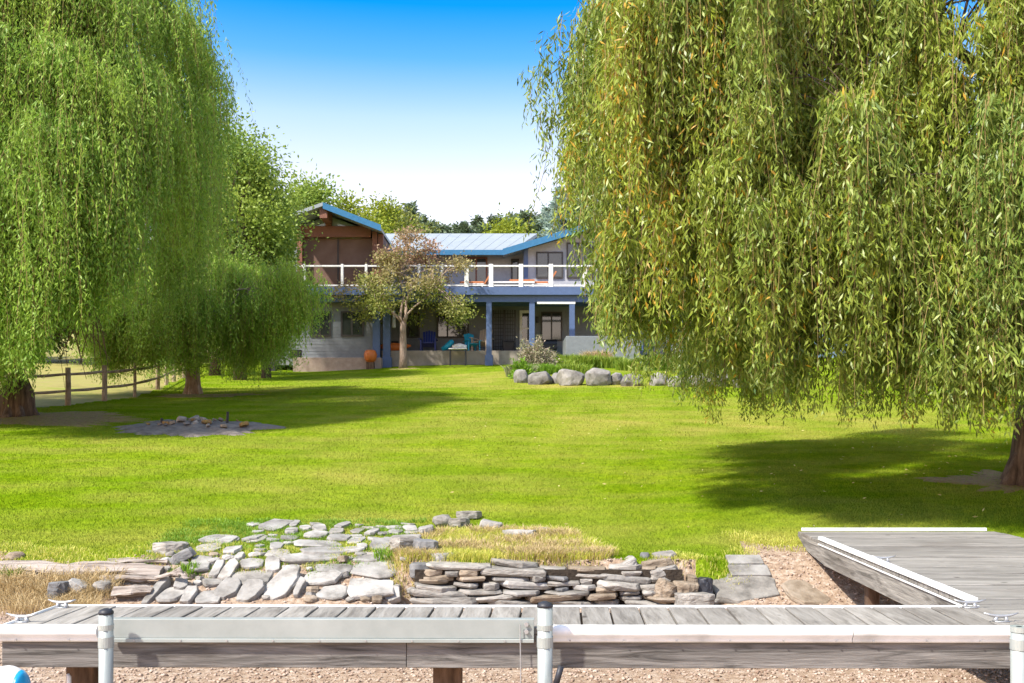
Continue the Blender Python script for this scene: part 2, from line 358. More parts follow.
I, J = np.meshgrid(np.arange(nr-1), np.arange(nc-1), indexing='ij'); q = (I*nc+J).ravel()
FQ = np.stack([q, q+1, q+nc+1, q+nc], 1); fc = V[FQ].mean(1)
isl = fc[:, 1] > lawn_edge(fc[:, 0]); isf = is_field(fc[:, 0], fc[:, 1]) & isl
for nm, msk, mt in (('lawn', isl & ~isf, 'lawn'), ('field', isf, 'field'), ('beach', ~isl, 'gravel')):
    ff = FQ[msk]; u, inv = np.unique(ff, return_inverse=True)
    o = np_mesh(nm, V[u], inv.reshape(-1, 4), mt); tag(o, kind='structure')
    o.data.polygons.foreach_set('use_smooth', [True]*len(o.data.polygons))
    if nm == 'lawn':
        p = V[u]; d = dryness(p[:, 0], p[:, 1])
        a = o.data.attributes.new('dry', 'FLOAT', 'POINT'); a.data.foreach_set('value', d.astype(np.float32))

def blades(name, n, xy, hgt, wid, mat, lean=.35, label=None):
    x, y = xy; z = ground(x, y); n = len(x)
    th = rng.uniform(0, 2*np.pi, n); sx = np.cos(th)*wid/2; sy = np.sin(th)*wid/2
    lx = rng.normal(size=n)*lean*hgt; ly = rng.normal(size=n)*lean*hgt
    V = np.stack([np.stack([x-sx, y-sy, z-.004], 1), np.stack([x+sx, y+sy, z-.004], 1), np.stack([x+lx, y+ly, z+hgt], 1)], 1).reshape(-1, 3)
    o = np_mesh(name, V, np.arange(3*n).reshape(n, 3), mat, nper=3, tint=dryness(x, y)); tag(o, label, 'grass' if label else None, kind='stuff'); return o
# mown grass blades, thinning with distance
n = 420000
yy = 10.2*(62/10.2)**(rng.random(n)**1.35); xx = (rng.random(n)*2-1)*(yy*.56+.3)
k = (rng.random(n) < 1-sm(30, 60, yy)) & (yy > lawn_edge(xx)-.12*rng.random(n)) & ~is_field(xx, yy); xx, yy = xx[k], yy[k]
h = (.016+.018*rng.random(len(xx)))*(1+.004*(yy-10)); blades('lawn_grass', 0, (xx, yy), h, .005+.0006*(yy-8), 'blade', .5, 'short mown grass blades across the whole green lawn')

# ------------------------------------------------------------------ foliage builders
def limb_path(a, b, n=7, sag=.0, wob=.15):
    a, b = Vector(a), Vector(b); L = (b-a).length; out = []
    ph = random.random()*9
    for i in range(n+1):
        t = i/n; p = a.lerp(b, t); p.z += L*.22*math.sin(math.pi*t)*(1 if sag == 0 else sag)
        p += Vector((math.sin(t*5+ph), math.cos(t*4+ph*2), 0))*wob*L*.08*math.sin(math.pi*t)
        out.append(p)
    return out
def willow(name, base, trunk, clumps, label, group, leafL, leafW, leafmt, per, spacing, zmin, slen, spread=.45, thick=.3, twigw=.004, bark='bark', mult=2, bush=.05, arch=0, lt=.62):
    """trunk: list of world points with radii; clumps: world origins (n,3) with outward dir"""
    root = empty(name, base, label, 'tree', group); B = Vector(base)
    tb = MB(); tp = [Vector(p)-B for p, r in trunk]; tr = [r for p, r in trunk]; tb.tube(tp, tr, 14)
    top = tp[-1]
    # root flare
    for k in range(6):
        a = 2*math.pi*k/6+random.random()*.5; r0 = tr[0]
        tb.tube([tp[0]+Vector((math.cos(a)*r0*1.35, math.sin(a)*r0*1.35, -.1)), tp[0]+Vector((math.cos(a)*r0*.9, math.sin(a)*r0*.9, .1)), tp[0]+Vector((math.cos(a)*r0*.5, math.sin(a)*r0*.5, .6))], [r0*.2, r0*.28, r0*.2], 7)
    tb.build('trunk', bark, root, smooth=True)
    C = np.array([c[0] for c in clumps])-np.array(base); n = len(C)
    # main limbs end at a spread of clump origins
    idx = np.argsort(np.arctan2(C[:, 1]-top.y, C[:, 0]-top.x)); mains = [idx[int((i+.5)*n/10)] for i in range(10)]
    lb = MB(); nodes = []
    for mi in mains:
        e_ = Vector(C[mi]); P = limb_path(top-Vector((0, 0, .3*random.random())), e_, 9, arch, .9)
        rr = [tr[-1]*(lt*(1-i/9)+.07) for i in range(10)]; lb.tube(P, rr, 8); nodes += [(p, r) for p, r in zip(P[2:], rr[2:])]
    NP = np.array([p for p, r in nodes])
    for c in C:
        d2 = ((NP-c)**2).sum(1)+2.0*np.maximum(0, NP[:, 2]-c[2]); j = int(np.argsort(d2)[random.randint(0, 5)]); p, r = nodes[j]
        if (Vector(c)-p).length < .3: continue
        P = limb_path(p, Vector(c), 5, arch, 1.2); lb.tube(P, [min(r*.4, .018)*(1-i/5)+.004 for i in range(6)], 5, False)
    lb.build('limb', bark, root, smooth=True)
    # strands
    cs, ds, Ls, Ws, tt = [], [], [], [], []; tv = []; 
    bx, by, bz = base
    for (o_, outd, scale, *tn_) in clumps:
        o_ = np.array(o_); outd = np.array(outd); ns = max(3, int(per*scale*random.uniform(.7, 1.3)))
        tint = tn_[0] if tn_ else random.random()**1.5; bias = random.uniform(-.15, .15)
        for _ in range(ns):
            u = random.random(); p0 = o_+outd*spread*1.6*u+rng.normal(size=3)*np.array([spread*.45, spread*.45, spread*.3]); p0[2] -= .25*u*u
            L = random.uniform(*slen)*scale
            zm = zmin(p0[0], p0[1])+random.uniform(0, .5); L = min(L, p0[2]-zm-random.random()**2*1.3)
            if L < .25: continue
            m = max(3, int(L/spacing)); t = np.linspace(0, L, m)
            a = random.uniform(.1, .55)*spread*2; ph = random.random()*6; l1, l2 = random.gauss(0, .085), random.gauss(0, .085); sw = random.uniform(.02, .09)
            P = np.stack([p0[0]+outd[0]*a*(1-np.exp(-t/.5))+sw*np.sin(t*1.9+ph)+l1*t, p0[1]+outd[1]*a*(1-np.exp(-t/.5))+sw*np.cos(t*1.5+ph)+l2*t, p0[2]+.12*np.sin(np.minimum(t/.4, np.pi))-t], 1)
            kk = np.repeat(np.arange(m), mult); kk = kk[rng.random(len(kk)) > .12]; q = P[kk]; nq = len(q)
            d = np.stack([rng.normal(size=nq)*.55, rng.normal(size=nq)*.55, -1+.35*rng.normal(size=nq)], 1)
            tp_ = 1-.35*t[kk]/L
            cs.append(q+rng.normal(size=(nq, 3))*bush*np.array([1, 1, .6])); ds.append(d); Ls.append(leafL*tp_*rng.uniform(.7, 1.25, nq)); Ws.append(leafW*rng.uniform(.7, 1.2, nq)); tt.append(np.full(nq, np.clip(tint+bias, 0, 1)))
            st = P[::max(1, m//6)]
            th = random.random()*6.28; s = np.array([math.cos(th), math.sin(th), 0])*twigw
            for i in range(len(st)-1): tv.append(np.stack([st[i]-s, st[i]+s, st[i+1]+s*.7, st[i+1]-s*.7]))
    c = np.concatenate(cs); V, FQ = leaf_arrays(c, np.concatenate(ds), np.concatenate(Ls), np.concatenate(Ws))
    np_mesh('crown', V, FQ, leafmt, root, np.concatenate(tt), off=base)
    TV = np.concatenate(tv); np_mesh('twigs', TV, np.arange(len(TV)).reshape(-1, 4), 'twig', root, off=base)
    print(name, 'leaves', len(c)); return root
M['willow_left'] = leafmat('willow_leaf_yellowgreen', (.13, .28, .02), (.36, .52, .10), (.36, .50, .07), trans=.45)
M['willow_small'] = leafmat('willow_leaf_bright', (.16, .32, .02), (.34, .52, .07), (.36, .50, .06), trans=.42)
M['willow_right'] = leafmat('willow_leaf_mixed', (.065, .145, .012), (.33, .41, .09), (.29, .36, .04), accent=((.48, .30, .03), 1.24), trans=.35, rough=.4, spec=.4)
M['maple'] = leafmat('broadleaf_bright', (.11, .20, .025), (.23, .34, .06), (.30, .39, .06), trans=.4)
M['dark_leaf'] = leafmat('broadleaf_dark', (.035, .08, .014), (.085, .15, .02), (.10, .16, .02), trans=.25)
M['olive_leaf'] = leafmat('broadleaf_olive', (.10, .14, .03), (.20, .22, .05), (.24, .26, .05), trans=.3)
M['yellow_leaf'] = leafmat('broadleaf_yellow', (.14, .22, .02), (.26, .33, .03), (.30, .34, .03), trans=.35)
M['crab_leaf'] = leafmat('crabapple_leaf', (.14, .19, .03), (.36, .38, .08), (.42, .25, .18), accent=((.40, .20, .14), 1.22), trans=.3)
M['needle_blue'] = leafmat('blue_needles', (.17, .25, .20), (.34, .44, .38), (.26, .36, .30), trans=.2)
M['needle'] = leafmat('haze_paled_needles', (.08, .125, .07), (.17, .23, .12), (.14, .20, .11), trans=.2)  # greens lightened so the colour itself carries the distance haze
M['shrub_leaf'] = leafmat('perennial_leaf', (.15, .25, .02), (.30, .37, .05), (.36, .36, .09), trans=.3)
M['sage_leaf'] = leafmat('sage_leaf', (.18, .22, .08), (.32, .32, .17), (.36, .28, .22), trans=.25)
M['dry_leaf'] = leafmat('dry_grass_blade', (.36, .26, .12), (.66, .52, .28), None, trans=.3)
M['bed_leaf'] = leafmat('bed_grass_blade', (.36, .44, .03), (.80, .70, .20), None, trans=.45)
M['green_leaf'] = leafmat('bright_weed_leaf', (.13, .26, .02), (.22, .36, .03), None, trans=.3)

def ell_clumps(n, cx, cy, z0, H, Rx, Ry, pw=2.6, zlow=.25, front=.62, accept=None, shell=.5, turn=0, tp=.8):
    out = []; 
    while len(out) < n:
        a = random.uniform(0, 2*math.pi)
        if random.random() < front: a = -math.pi/2+turn+random.gauss(0, .95)
        t = random.uniform(zlow**(1/tp), 1)**tp; prof = max(0, 1-t**pw)**(1/pw)
        r = prof*(shell+(1-shell)*random.random()**.6)
        x = cx+math.cos(a)*Rx*r; y = cy+math.sin(a)*Ry*r; z = z0+H*t
        if accept and not accept(x, y, z): continue
        out.append(((x, y, z), (math.cos(a), math.sin(a)*.8, 0), random.uniform(.7, 1.25)))
    return out

def boughs(seeds, w_, out_, k=8, droop=.5, jit=.15):
    res = []
    for (p, d, sc_) in seeds:
        d = Vector(d); d.normalize() if d.length else None; tn = Vector((-d.y, d.x, 0)); bend = random.uniform(-.4, .4); tint = random.random()**1.3
        for i in range(k):
            u = (i+.5)/k*2-1+random.uniform(-.1, .1); s_ = random.random()
            q = Vector(p)+tn*(u*w_+bend*s_)+d*(s_*out_)+Vector((0, 0, -droop*(u*u+s_*s_*.6)))+Vector(rng.normal(size=3))*jit
            res.append((tuple(q), tuple((d+tn*u*.6).normalized()), sc_*random.uniform(.75, 1.1)*(1.1-.35*abs(u)), tint))
    return res
# ---- right willow (near)
b = hit(1034, 484); bx, by = b.x, b.y
def acc_r(x, y, z):
    if y < by and noise.noise(Vector((x*.75+3, y*.5, z*.42))) < .0: return False
    if 4.15 < x < 5.1 and z < 4.6 and y < by+1 and abs(x/y-.352) < .02: return False
    return x > 1.62+.2*math.sin(z*2.3)+.5*math.exp(-((z-4.6)/1.0)**2) 
cl = boughs(ell_clumps(112, bx+.3, by+.2, .9, 9.4, 7.4, 4.3, 3.4, .13, .8, acc_r, .5, -.45, 1.15), .55, .7, 7, .45)
cl = [c for c in cl if c[0][0] > 1.35+.6*math.exp(-((c[0][2]-4.5)/1.0)**2)]
cl += boughs([((random.uniform(2.0, 4.6), random.uniform(11.8, 12.9), random.uniform(3.6, 5.6)), (-.3, -.9, 0), random.uniform(.8, 1.1)) for _ in range(10)], .5, .6, 6, .6)
cl += boughs([((random.uniform(1.7, 3.6), random.uniform(11.9, 12.6), random.uniform(5.2, 7.2)), (-.3, -.9, 0), 1.0) for _ in range(9)], .6, .5, 6, .4)
cl += [((random.uniform(1.35, 2.1), random.uniform(12.2, 13.6), random.uniform(2.7, 3.9)), (-.5, -.5, 0), random.uniform(.6, .9)) for _ in range(34)]
cl += ell_clumps(170, bx+.3, by+.2, .9, 9.4, 7.0, 4.3, 3.4, .10, 1, lambda x, y, z: 4.6 < x < 10 and y < 14 and noise.noise(Vector((x*.75+3, y*.5, z*.42))) > -.2, .55, .1, 1.25)
cl += [((random.uniform(6.0, 8.2), random.uniform(11.6, 13.4), random.uniform(2.4, 4.2)), (-.2, -.8, 0), random.uniform(.7, 1.1)) for _ in range(34)]
cl += [((random.uniform(2.7, 7.8), random.uniform(11.2, 12.8), random.uniform(2.3, 3.3)), (-.2, -.6, 0), random.uniform(.6, 1.0)) for _ in range(30)]
for (px, py, Y, s) in ((556, 62, 13.2, .4), (585, 12, 13, .7), (592, 60, 13.3, .7), (570, 95, 13.5, .45), (598, 110, 13, .6), (538, 84, 13.4, .22), (610, 0, 12.6, .9), (622, 60, 12.6, 1), (588, 135, 13.2, .45), (635, 20, 12.4, 1), (594, 250, 13.2, .6), (602, 205, 13, .7), (592, 280, 13, .5), (620, 170, 12.6, .8)):
    v = at(px, py, Y); cl.append(((v.x, v.y, v.z), (-.7, -.3, 0), s))
def zm_r(x, y):
    return float(np.interp(x, [.4, 1.2, 1.9, 2.8, 3.7, 4.3, 5.0, 6.2, 9], [2.9, 2.2, 1.85, 1.65, 1.1, 1.6, 1.1, 1.2, 1.3]))+.18*math.sin(x*7.1+2)
willow('weeping_willow', (bx, by, gz(bx, by)), [((bx, by, gz(bx, by)-.1), .46), ((bx-.02, by, gz(bx, by)+.25), .34), ((bx+.02, by, gz(bx, by)+1.1), .27), ((bx-.08, by, gz(bx, by)+2.0), .25), ((bx+.1, by+.1, gz(bx, by)+3.4), .22), ((bx+.2, by+.2, gz(bx, by)+4.6), .17)],
       cl, 'big weeping willow overhanging the lawn beside the dock, leaning trunk at the right edge', 'weeping willows on the lawn', .145, .025, 'willow_right', 21, .044, zm_r, (.6, 2.6), .24, twigw=.0035, mult=2, bush=.045)
# ---- left willow
b = hit(17, 416); lx, ly = b.x, b.y
def acc_l(x, y, z):
    if y < ly+1 and noise.noise(Vector((x*.42+7, y*.3, z*.26))) < -.02: return False
    if y < ly-.5 and -12.0 < x*27/y*1.0 < -10.0 and z < 5.0: return False
    return x < -9.0-.15*max(0, z-9.5)-.25*max(0, 5.5-z)-.35*max(0, y-27) and x > -19.5 and y-ly < 4
cl = boughs(ell_clumps(92, lx+.3, ly+.6, 1.2, 12.6, 6.0, 5.0, 2.7, .12, .78, acc_l, .5), .9, 1.1, 7, .8, .2)
cl = [c for c in cl if c[0][0] < -8.5-.2*max(0, c[0][1]-27)]
for (px, py, Y, s) in ((110, 8, 25.5, .5), (150, 12, 25.5, .6), (178, 18, 26, .5), (190, 28, 26, .4), (208, 78, 26, .35), (204, 62, 26, .4), (85, 3, 25, .6), (180, 95, 25, 1), (196, 100, 25.6, .7)):
    v = at(px, py, Y); cl.append(((v.x, v.y, v.z), (.6, -.3, 0), s))
for k in range(44):
    v = at(random.uniform(-80, 42), random.uniform(225, 335), random.uniform(22.6, 25.0)); cl.append(((v.x, v.y, v.z), (.2, -.8, 0), random.uniform(.7, 1.1)))
def zm_l(x, y): return 2.75+.25*math.sin(x*1.1+.5)+.2*math.sin(x*3.3)-.85*float(sm(-10.9, -11.6, x*24/y))+.35*float(sm(-11.0, -9.5, x*24/y))
willow('weeping_willow', (lx, ly, gz(lx, ly)), [((lx, ly, gz(lx, ly)-.1), .46), ((lx, ly, gz(lx, ly)+.6), .42), ((lx+.1, ly, gz(lx, ly)+2.0), .42), ((lx+.3, ly+.2, gz(lx, ly)+3.4), .40), ((lx+.5, ly+.3, gz(lx, ly)+5.2), .33)],
       cl, 'tallest weeping willow, pale yellow-green, thick dark trunk at the left edge by the rail fence', 'weeping willows on the lawn', .16, .034, 'willow_left', 30, .075, zm_l, (1.2, 4.0), .52, twigw=.004)
# ---- small willow
b = hit(193, 394); sx_, sy_ = b.x, b.y
cl = ell_clumps(230, sx_+.4, sy_, 3.4, 3.5, 3.7, 2.9, 2.0, .05, .74, lambda x, y, z: -13.6 < x < -7.0 and noise.noise(Vector((x*.7, y*.5, z*.6+3))) > -.12, .3)
cl += [((random.uniform(-8.4, -6.75), random.uniform(31.5, 33.5), random.uniform(4.8, 6.5)), (.7, -.3, 0), random.uniform(.6, .9)) for _ in range(44)]
def zm_s(x, y): return 2.85+.3*math.sin(x*2.1)+.2*math.sin(x*5+1)+1.5*float(sm(-8.0, -6.8, x))
willow('weeping_willow', (sx_, sy_, gz(sx_, sy_)), [((sx_, sy_, gz(sx_, sy_)-.1), .30), ((sx_, sy_, gz(sx_, sy_)+.5), .25), ((sx_-.05, sy_, gz(sx_, sy_)+1.8), .23), ((sx_+.05, sy_, gz(sx_, sy_)+3.6), .19)],
       cl, 'smallest weeping willow, low and bright green, slim trunk behind the fire pit', 'weeping willows on the lawn', .16, .034, 'willow_small', 22, .085, zm_s, (1.0, 3.6), .5, twigw=.004, bark='bark_light', arch=.02, lt=.2)

def broadleaf(name, base, H, Rx, Ry, n, label, mt, leaf=.16, clumps=40, z0=.25, trunk_r=.2, group=None, bark='bark', lobes=None, cr=.16, fork=.3, pt=1.0):
    base = Vector(base); root = empty(name, base, label, 'tree', group)
    B = MB(); top = Vector((0, 0, H*fork)); B.tube([(0, 0, -.2), (0, 0, H*fork*.5), tuple(top)], [trunk_r*1.25, trunk_r, trunk_r*.8], 9)
    cs = []
    while len(cs) < clumps:
        v = Vector(rng.normal(size=3)).normalized(); r = random.uniform(.45, 1)**.6
        z = (v.z*r+1)/2; taper = 1-(max(0, z-.55)/.45)**1.6*.55*pt
        cs.append(Vector((v.x*r*Rx*taper, v.y*r*Ry*taper, H*z0+H*(1-z0)*z)))
    lm = MB()
    for c in cs: 
        P = limb_path(top*random.uniform(.75, 1), c, 5, 0, 1); lm.tube(P, [trunk_r*.3*(1-i/5)+.012 for i in range(6)], 5, False)
    C, T, S = [], [], []
    per = n//clumps
    for c in cs:
        rad = cr*H*random.uniform(.6, 1.2); t = random.random()
        g = rng.normal(size=(per, 3))*rad*np.array([.62, .62, .48]); 
        # sprays radiate from the clump: dense shell, thin fringe
        g *= (1+.25*rng.random((per, 1))); C.append(np.array(c)+g); T.append(np.full(per, t))
        S.append(g)
    C = np.concatenate(C); S = np.concatenate(S); m = len(C)
    k = C[:, 2] > H*z0*.7; C = C[k]; S = S[k]; T = np.concatenate(T)[k]; m = len(C)
    D = unit(S)+rng.normal(size=(m, 3))*.8+np.array([0, 0, -.1])
    V, FQ = leaf_arrays(C, D, leaf*rng.uniform(.6, 1.3, m), leaf*.62*rng.uniform(.7, 1.2, m))
    B.build('trunk', bark, root, smooth=True); lm.build('limb', bark, root); np_mesh('crown', V, FQ, mt, root, T)
    return root
def on(px, py, Y, topy):   # ground point under pixel column px at depth Y, and the height reaching topy
    x = (px-512)/F*Y; z = gz(x, Y); return (x, Y, z), EYE+(HORIZON-topy)/F*Y-z
# trees left of and behind the house
p, H = on(240, 0, 44, 124); broadleaf('maple_tree', p, H, 1.7, 2.8, 26000, 'tall bright green leafy tree between the big willow and the brown gable', 'maple', .17, 60, .14, .25, 'leafy trees around the house', cr=.085)
p, H = on(266, 0, 46, 180); broadleaf('maple_tree', p, H, .8, 2.0, 13000, 'lower leafy tree just in front of the brown gable, left of it', 'maple', .17, 36, .12, .2, 'leafy trees around the house', cr=.085, pt=.5)
p, H = on(215, 0, 49, 112); broadleaf('maple_tree', p, H, 2.6, 2.6, 18000, 'leafy green tree half hidden behind the big willow crown', 'maple', .2, 50, .1, .25, 'leafy trees around the house', cr=.09)
p, H = on(309, 0, 70, 172); broadleaf('ash_tree', p, H, 1.3, 2.4, 11000, 'green tree peeking over the left roof slope', 'maple', .3, 34, .3, .25, 'leafy trees around the house', cr=.085)
p, H = on(352, 0, 74, 193); broadleaf('poplar_tree', p, H, 2.6, 2.6, 10000, 'yellow-green tree just right of the gable peak, behind the roof', 'yellow_leaf', .26, 34, .3, .25, 'leafy trees around the house', cr=.08)
p, H = on(378, 0, 78, 202); broadleaf('poplar_tree', p, H, 2.2, 2.6, 8000, 'small yellow-green tree behind the right slope of the gable roof', 'yellow_leaf', .26, 30, .3, .25, 'leafy trees around the house', cr=.08)
p, H = on(402, 0, 84, 209); broadleaf('ash_tree', p, H, 3.0, 3.0, 9000, 'olive green tree behind the top of the crabapple', 'olive_leaf', .3, 30, .25, .25, 'leafy trees around the house', cr=.1)
p, H = on(512, 0, 82, 225); broadleaf('poplar_tree', p, H, 2.6, 2.6, 8000, 'rounded lime green tree just above the pale metal roof', 'yellow_leaf', .3, 26, .25, .2, 'leafy trees around the house', cr=.11)
# trees at the left behind the fence
for i, (px, Y, ty, lab) in enumerate(((-40, 62, 250, 'outermost'), (40, 60, 240, 'second'), (110, 62, 235, 'third'), (175, 66, 250, 'innermost'))):
    p, H = on(px, 0, Y, ty); broadleaf('field_tree', p, H, 3.6, 3, 7000, lab+' dark tree from the left edge beyond the dry field, under the willow crown', 'dark_leaf', .35, 24, .08, .25, 'trees beyond the dry field', cr=.13)
for i, (px, Y, ty, lab) in enumerate(((655, 74, 225, 'leftmost'), (735, 78, 240, 'second'), (810, 72, 235, 'third'), (905, 70, 245, 'fourth'), (990, 74, 230, 'rightmost'))):
    p, H = on(px, 0, Y, ty); broadleaf('background_tree', p, H, 3.9, 3, 9000, lab+' of the leafy trees behind the right willow curtain', 'olive_leaf', .35, 30, .06, .25, 'trees behind the right willow', cr=.12)
# crabapple in front of the house
p = hit(403, 368); H = EYE+(HORIZON-232)/F*p.y-p.z
root = empty('crabapple_tree', p, 'bronze and olive leaved crabapple with a forked pale trunk in front of the deck', 'tree')
B = MB(); B.tube([(0, 0, -.1), (.02, 0, .6), (.0, 0, 2.0), (.02, 0, 2.5)], [.25, .2, .17, .17], 10)
forks = [((.02, 0, 2.3), (-1.2, .1, 4.0), .10), ((.02, 0, 2.3), (.55, -.2, 4.4), .12), ((0, 0, 2.2), (-.25, .3, 5.0), .10), ((.05, 0, 2.5), (1.6, .2, 4.4), .07)]
B.build('trunk', 'bark_light', root, smooth=True); LM = MB(); tips = []
for a, c, r in forks:
    P = limb_path(a, c, 5, .0001, 1); LM.tube(P, [r*(1-.1*i) for i in range(6)], 7); tips.append(Vector(c))
C, S, T = [], [], []
for i in range(150):
    # vase-shaped crown, broad at the middle, drooping at the sides
    t = random.random()**1.25; wdt = 3.6*math.sin(math.pi*min(1, .3+.7*t))**.7+.35
    a = random.uniform(0, 6.28); r = wdt*random.random()**.45; low = 3.5-.30*r; zc = low+t*(H-low-.1-.10*r)
    c = Vector((math.cos(a)*r+.35, math.sin(a)*r*.75, zc))
    if noise.noise(c*.55+Vector((4, 0, 0))) < -.12: continue
    n0 = min(tips, key=lambda q: (q-c).length); LM.tube(limb_path(n0, c, 4, .5, 1), [.05, .035, .025, .015, .01], 5, False)
    k_ = random.randint(90, 210); g = rng.normal(size=(k_, 3))*np.array([.3, .3, .2]); C.append(np.array(c)+g); S.append(g); T.append(np.full(k_, np.clip(-.1+.9*t+random.gauss(0, .2), 0, 1)))
LM.build('limb', 'bark_light', root, smooth=True)
C = np.concatenate(C); S = np.concatenate(S); m = len(C); V, FQ = leaf_arrays(C, unit(S)+rng.normal(size=(m, 3))*.9,   .15*rng.uniform(.6, 1.3, m), .10*rng.uniform(.7, 1.2, m))
np_mesh('crown', V, FQ, 'crab_leaf', root, np.concatenate(T))

# conifers
def conifer_mesh(H, Rr, tiers, per, mt, leaf, narrow=1.0):
    C, D, L, W, T = [], [], [], [], []
    for i in range(tiers):
        t = (i+random.random()*.6)/tiers; z = H*(.06+.94*t); r = Rr*(1-t)**.85*random.uniform(.8, 1.12)+.06
        nb = max(4, int(9*(1-t))+3)
        for b_ in range(nb):
            a = random.uniform(0, 6.28); rr = r*random.uniform(.65, 1.1); k = per; u = rng.random(k)
            q = np.stack([math.cos(a)*rr*u, math.sin(a)*rr*u, z-.28*rr*u+.22*rr*u*u], 1)+rng.normal(size=(k, 3))*leaf*.35
            C.append(q); D.append(np.stack([math.cos(a)+rng.normal(size=k)*.6, math.sin(a)+rng.normal(size=k)*.6, .15+rng.normal(size=k)*.4], 1))
            L.append(leaf*rng.uniform(.7, 1.3, k)); W.append(leaf*.34*rng.uniform(.7, 1.2, k)); T.append(np.full(k, random.random()))
    return leaf_arrays(np.concatenate(C), np.concatenate(D), np.concatenate(L), np.concatenate(W)), np.concatenate(T)
def conifer(name, p, H, Rr, tiers, per, mt, leaf, label, group):
    root = empty(name, p, label, 'tree', group); B = MB(); B.tube([(0, 0, -.3), (0, 0, H*.5), (0, 0, H*.97)], [.03*H*.6, .012*H, .01], 7); B.build('trunk', 'bark', root)
    (V, FQ), T = conifer_mesh(H, Rr, tiers, per, mt, leaf); np_mesh('crown', V, FQ, mt, root, T); return root
p, H = on(573, 0, 72, 150); conifer('blue_spruce', p, H, 4.4, 34, 110, 'needle_blue', .5, 'tall blue spruce rising behind the right end of the house', 'blue spruces behind the house')
p, H = on(562, 0, 86, 197); conifer('blue_spruce', p, H, 3.6, 26, 90, 'needle_blue', .5, 'shorter blue spruce left of the tall one, behind the roof', 'blue spruces behind the house')
p, H = on(548, 0, 96, 207); conifer('blue_spruce', p, H, 3.2, 24, 90, 'needle_blue', .5, 'lowest blue spruce above the middle of the right roof', 'blue spruces behind the house')
protos = []
ridge = [(384, 216), (396, 210), (411, 207), (420, 216), (431, 222), (440, 226), (449, 226), (458, 228), (466, 225), (476, 218), (484, 226), (492, 222), (499, 217), (506, 223), (513, 219), (520, 217), (526, 214), (533, 217), (539, 221), (546, 215), (553, 220)]
ordn = ['first', 'second', 'third', 'fourth', 'fifth', 'sixth', 'seventh', 'eighth', 'ninth', 'tenth', 'eleventh', 'twelfth', 'thirteenth', 'fourteenth', 'fifteenth', 'sixteenth', 'seventeenth', 'eighteenth', 'nineteenth', 'twentieth', 'twenty-first', 'twenty-second', 'twenty-third', 'twenty-fourth', 'twenty-fifth', 'twenty-sixth', 'twenty-seventh', 'twenty-eighth', 'twenty-ninth', 'thirtieth']
def copy_tree(o, parent=None):
    c = o.copy(); COL.objects.link(c); c.parent = parent
    for ch in list(o.children): copy_tree(ch, c)
    return c
for i in range(3): protos.append(None)
for i, (px, ty) in enumerate(ridge):
    Y = 125+10*math.sin(i*2.3); p, H = on(px, 0, Y, ty-2+random.uniform(-2, 2)); lab = '%s dark conifer from the left on the far ridge behind the roofs' % ordn[i]
    kx = i % 3
    if protos[kx] is None:
        protos[kx] = conifer('ridge_conifer', p, 12.0, (1.7, 1.9, 1.5)[kx], 22, 34, 'needle', .62, lab, 'conifers on the far ridge'); o = protos[kx]
    else: o = copy_tree(protos[kx]); o.location = p; o['label'] = lab
    s = H/12.0; o.scale = (max(.7, s), max(.7, s), s); o.rotation_euler.z = random.random()*6
# far-off wood closing the horizon
C = []; T = []
for i in range(260):
    x = random.uniform(-110, 110); y = random.uniform(150, 178); z = gz(x, y); h = random.uniform(6, 9); k = 90; u = rng.random(k); a = rng.random(k)*6.28; r = 1.9*(1-u)
    C.append(np.stack([x+np.cos(a)*r, y+np.sin(a)*r, z+h*u], 1)); T.append(np.full(k, random.random()))
C = np.concatenate(C); m = len(C); V, FQ = leaf_arrays(C, rng.normal(size=(m, 3))+np.array([0, 0, .5]), np.full(m, 1.3), np.full(m, .7))
o = np_mesh('far_wood', V, FQ, 'needle', None, np.concatenate(T)); tag(o, 'dark far-off wood closing the view behind the house', 'wood', kind='stuff')

# ------------------------------------------------------------------ house
HX, HY, HZ = -5.0, 58.0, gz(-5, 56)
house = empty('lake_house', (HX, HY, HZ), 'two storey grey house with blue metal roofs and a white railed blue deck', 'house')
def hp(mb, name, mat, parent=None, **kw): return world_part(mb, name, mat, parent or house, **kw)
def X(px, Y): return (px-512)/F*Y
def Z(py, Y): return EYE+(HORIZON-py)/F*Y
YD, YL, YM = 54.4, 55.2, 58.5
fl = Z(287, YD); patio = 5.32
def clap(x0, x1, y, z0, z1, step=.2, depth=.3):   # lapped siding facing the camera
    mb = MB(); z = z0
    while z < z1-.01:
        t = min(z+step, z1)
        mb.hexa([(x0, y-.014, z), (x1, y-.014, z), (x1, y+depth, z), (x0, y+depth, z), (x0, y, t), (x1, y, t), (x1, y+depth, t), (x0, y+depth, t)]); z = t
    return mb
def window(x0, x1, z0, z1, y, parent=house, bars=(), mat='frame_dark', glass='glass', name='window', fw=.07, dep=.06):
    f = MB(); f.box(x0, x0+fw, y-dep, y, z0, z1).box(x1-fw, x1, y-dep, y, z0, z1).box(x0+fw, x1-fw, y-dep, y, z0, z0+fw).box(x0+fw, x1-fw, y-dep, y, z1-fw, z1)
    for b_ in bars: xb = x0+(x1-x0)*b_; f.box(xb-fw/2, xb+fw/2, y-dep+.004, y, z0+fw, z1-fw)
    o = hp(f, name, mat, parent); g = MB(); g.box(x0+fw*.5, x1-fw*.5, y-dep*.45, y-.004, z0+fw*.5, z1-fw*.5); world_part(g, 'pane', glass, o); return o
